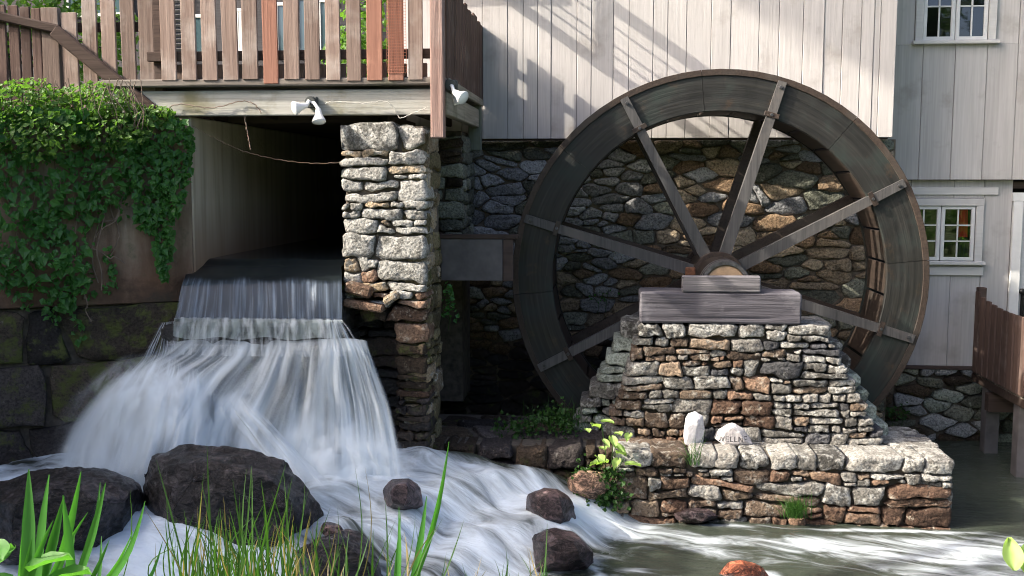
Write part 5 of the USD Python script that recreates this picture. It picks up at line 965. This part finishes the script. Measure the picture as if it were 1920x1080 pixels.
# ---- foreground blades
def blade(p, h, w, lean, bend, rng, n=7, az=None, curl=1.0):
    az = rng.uniform(0, 2 * math.pi) if az is None else az; d = np.array([math.cos(az), math.sin(az), 0]); s = np.array([-d[1], d[0], 0]); s = s * .5 + np.array([1, 0, 0]) * .8; s /= np.linalg.norm(s); t = np.linspace(0, 1, n)
    c = p + np.outer(t * lean * h, d) + np.outer(t ** 2.2 * bend * h, d) + np.outer(h * (t - .55 * curl * bend * t ** 3), (0, 0, 1)); ww = w * np.minimum(1, (1 - t) * 2.2) ** .8 * (.75 + .25 * np.minimum(1, t * 4)); fold = np.cross(s, (0, 0, 1))
    V = np.stack([c - s * ww[:, None] / 2, c + fold * ww[:, None] * .18, c + s * ww[:, None] / 2], 1).reshape(-1, 3); f = []
    for i in range(n - 1):
        for j in (0, 1):
            a = i * 3 + j; f += [[a, a + 1, a + 4], [a, a + 4, a + 3]]
    return TM(V, f)
def blade_to(base, tip, Y0, Y1, w, rng, sag=.0, n=9):
    """a blade from the base pixel to the tip pixel, bowed by sag pixels"""
    a, b = np.array(base, float), np.array(tip, float); t = np.linspace(0, 1, n); d = b - a; nrm = np.array([-d[1], d[0]]) / np.linalg.norm(d)
    pts = a + np.outer(t, d) + np.outer(np.sin(t * math.pi) * sag, nrm); c = np.array([at(p[0], p[1], Y0 + (Y1 - Y0) * k) for p, k in zip(pts, t)]); T = np.gradient(c, axis=0); T /= np.linalg.norm(T, axis=1, keepdims=True); s = np.cross(T, ray(*a)); s /= np.linalg.norm(s, axis=1, keepdims=True)
    tw = rng.uniform(-.6, .6); N = np.cross(s, T); s = s * math.cos(tw) + N * math.sin(tw); ww = w * np.minimum(1, (1.02 - t) * 2.4) ** .8; V = np.stack([c - s * ww[:, None] / 2, c + N * ww[:, None] * .15, c + s * ww[:, None] / 2], 1).reshape(-1, 3); f = []
    for i in range(n - 1):
        for j in (0, 1):
            q_ = i * 3 + j; f += [[q_, q_ + 1, q_ + 4], [q_, q_ + 4, q_ + 3]]
    return TM(V, f)
rg = np.random.default_rng(61)
ir = thing('iris_clump', 'clump of broad green iris blades at the left foreground below the dark boulder', 'plant')
for b, t, w, s in (((48, 1150), (54, 880), .046, 2), ((66, 1150), (92, 890), .036, -4), ((78, 1150), (152, 884), .034, 8), ((60, 1150), (120, 930), .036, 3), ((140, 1150), (118, 928), .034, 2), ((120, 1150), (198, 905), .030, 6), ((150, 1150), (272, 940), .022, 22), ((110, 1150), (188, 904), .02, 18), ((160, 1150), (305, 1015), .016, 40), ((90, 1150), (250, 995), .016, 30), ((70, 1150), (165, 960), .02, -8), ((130, 1150), (205, 1012), .016, 6), ((40, 1150), (100, 975), .022, -6), ((100, 1150), (140, 1000), .024, 4), ((20, 1150), (60, 1010), .028, 6), ((170, 1150), (190, 1005), .014, 6), ((30, 1150), (45, 960), .02, 3)):
    Y = rg.uniform(3.9, 4.4); obj('blade', blade_to(b, t, Y, Y + rg.uniform(-.1, .25), w * 1.25, rg, s), M_IRIS, ir, smooth=True)
ic = thing('iris_clump', 'pair of tall flat blades standing in front of the rapids at the bottom centre', 'plant')
for b, t, w, s in (((745, 1150), (748, 950), .020, 2), ((752, 1150), (842, 828), .026, 14), ((760, 1150), (800, 930), .03, 4), ((735, 1150), (752, 960), .014, 0)):
    Y = 4.3; obj('blade', blade_to(b, t, Y, Y + .1, w, rg, s), M_IRIS, ic, smooth=True)
ru = thing('rush_clump', 'thicket of thin green and straw rushes in front of the largest boulder', 'rushes')
for k in range(190):
    bx = rg.normal(455, 85) if k < 145 else rg.uniform(340, 720); tall = rg.random() < .13; h = rg.uniform(150, 240) if tall else rg.uniform(60, 150); tx_ = bx + rg.normal(0, .22) * h
    if k >= 145: h *= .8
    Y = rg.uniform(3.9, 4.7); obj('blade', blade_to((bx, 1130), (tx_, 1130 - h - 30), Y, Y + rg.uniform(-.1, .1), rg.uniform(.004, .009), rg, rg.normal(0, 12) * (2.2 if rg.random() < .15 else 1)), M_STRAW if rg.random() < .22 else M_GRASS, ru, smooth=True)
for b, t in (((360, 1120), (293, 862)), ((400, 1120), (388, 832)), ((440, 1120), (412, 955)), ((470, 1120), (472, 875)), ((470, 1120), (536, 870)), ((505, 1120), (548, 895)), ((420, 1120), (378, 905)), ((465, 1120), (462, 880)), ((590, 1120), (555, 985))): obj('blade', blade_to(b, t, 4.2, 4.3, .008, rg, rg.normal(0, 6)), M_GRASS, ru, smooth=True)
rs = thing('rush_clump', 'sparse straw-coloured rushes across the bottom in front of the white rapids', 'rushes')
for k in range(60):
    bx = rg.uniform(560, 1040); h = rg.uniform(40, 150) * (1 if bx < 800 else .6); Y = rg.uniform(3.9, 4.6); obj('blade', blade_to((bx, 1130), (bx + rg.normal(.12, .3) * h, 1110 - h), Y, Y + .1, rg.uniform(.003, .007), rg, rg.normal(0, 9)), M_STRAW if rg.random() < .35 else M_GRASS, rs, smooth=True)
for b, t in (((1012, 1130), (1026, 980)), ((725, 1120), (722, 935)), ((815, 1120), (870, 975))): obj('blade', blade_to(b, t, 4.2, 4.3, .007, rg, 3), M_GRASS, rs, smooth=True)
def broad_leaf(c, L, W, az, el, rng, n=8):
    t = np.linspace(0, 1, n); s = np.linspace(-1, 1, 7); T, S = np.meshgrid(t, s, indexing='ij'); w = W * np.sin(np.pi * np.clip(T, .02, .98)) ** .6 * (1.1 - .4 * T); d = np.array([math.cos(az) * math.cos(el), math.sin(az) * math.cos(el), math.sin(el)]); side = np.array([-math.sin(az), math.cos(az), 0]); up = np.cross(d, side)
    z = .18 * L * np.abs(S) ** 1.5 - .35 * L * T ** 2 + .02 * L * np.sin(T * 14) * np.abs(S); return grid_mesh(np.asarray(c) + (T * L)[..., None] * d + (S * w / 2)[..., None] * side + z[..., None] * up)
bp_ = thing('broad_leaf_plant', 'bright low plant with rounded leaves in the bottom left corner', 'plant')
for px, py, az in ((22, 1030, 2.6), (75, 1050, .3), (0, 1050, 1.5), (115, 1072, .1), (45, 1070, 4.5)):
    obj('leaf', broad_leaf(at(px - 20, py + 22, 3.9), .17, .13, az, .55, rg), M_BRIGHT, bp_, smooth=True)
bp2 = thing('broad_leaf_plant', 'sunlit pale green leaf poking up at the bottom right corner', 'plant')
for px, py, az in ((1900, 1070, 1.45), (1925, 1075, 1.1), (1945, 1100, .4)): obj('leaf', broad_leaf(at(px, py, 3.9), .13, .085, az, 1.1, rg), M_PALELEAF, bp2, smooth=True)
# the pale leafy plant at the left end of the ledge
pp = thing('leafy_plant', 'pale sunlit plant with big toothed leaves on the corner of the ledge', 'plant')
for px, py, s in ((1110, 800, 1), (1128, 792, .8), (1105, 812, .7), (1145, 820, .9), (1165, 818, .9), (1180, 815, .8), (1150, 835, 1), (1135, 845, .9), (1120, 858, 1), (1140, 868, 1.1), (1160, 862, .9), (1172, 872, .9), (1118, 872, .8), (1155, 850, .8), (1130, 826, .7)):
    obj('leaf', broad_leaf(at(px, py, 8.9 + rg.uniform(-.12, .12)), .15 * s, .10 * s, rg.uniform(0, 6.3), rg.uniform(-.3, .4), rg, 6), M_PALELEAF, pp, smooth=True)
for px, py in ((1128, 795), (1150, 830), (1170, 860), (1120, 860)): obj('stem', tube([at(1135, 905, 8.98), at((1135 + px) / 2 + 4, (905 + py) / 2, 8.93), at(px, py, 8.9)], .004, 5), M_WEED, pp)
def tuft(name, label, c, n, h, w, m, spread=.08, bend=.5, cat='plant', azr=None):
    t = thing(name, label, cat); c = np.asarray(c, float)
    obj('blades', cat_([blade(c + (*(rg.normal(0, spread, 2) * (1, .5)), 0), h * rg.uniform(.5, 1.1), w, rg.uniform(0, .5), rg.uniform(0, bend), rg) for _ in range(n)]), m, t, kind='stuff'); return t
tuft('grass_tuft', 'bright grass tuft growing from the foot of the ledge at the water', at(1490, 970, 8.95), 130, .26, .007, M_GRASS, .05, .8)
tuft('grass_tuft', 'thin grass at the left corner of the ledge top', at(1300, 872, 8.98), 24, .3, .005, M_GRASS, .03, .9)
tuft('grass_tuft', 'tufts of tall grass on the bank behind the low wall left of the pedestal', at(1050, 800, 9.7), 90, .3, .006, M_WEED, .14, .5)
def weed(name, label, pts, Y, size, n, m, spread):
    t = thing(name, label, 'plant'); P = np.vstack([at(px, py, Y) + rg.normal(0, 1, (n, 3)) * spread for px, py in pts]); N = rg.normal(0, 1, P.shape) + (0, -.8, .8); obj('foliage', leaf_cards(P, N, rg.uniform(.6, 1.3, len(P)) * size, rg), m, t, kind='stuff')
    obj('stem', cat_([tube([at(px, py + 30, Y), at(px + rg.normal(0, 4), py + 10, Y - .02), at(px + rg.normal(0, 8), py - 12, Y)], .003, 4) for px, py in pts]), M_WEED, t)
weed('bank_weeds', 'small green weeds on the bank top between the pier and the pedestal', [(935, 800), (965, 798), (990, 792), (1010, 785), (1030, 775), (1050, 770), (1045, 795), (1060, 785), (1000, 810), (1065, 805), (975, 815)], 9.6, .045, 34, M_WEED, (.06, .05, .05))
weed('hanging_plant', 'green plant hanging over the low wall beside the ledge corner', [(1095, 890), (1110, 910), (1130, 900), (1145, 915), (1120, 930), (1140, 940), (1105, 935), (1155, 925), (1150, 895), (1085, 910)], 8.98, .045, 60, M_WEED, (.06, .05, .06))
weed('fern_sprig', 'small green sprig growing from the side of the pier over the wheel pit', [(842, 545), (838, 560), (845, 575), (840, 590)], 9.75, .05, 12, M_IVY, (.04, .03, .04))
weed('bank_weeds', 'mossy weeds at the water line beyond the right foot of the pedestal', [(1660, 770), (1675, 775), (1690, 772)], 11.9, .04, 30, M_WEED, (.08, .06, .04))
weed('fern_sprig', 'tiny fern in the wheel-pit wall behind the spokes', [(1120, 560), (1135, 555)], 11.7, .04, 10, M_IVY, (.05, .02, .03))
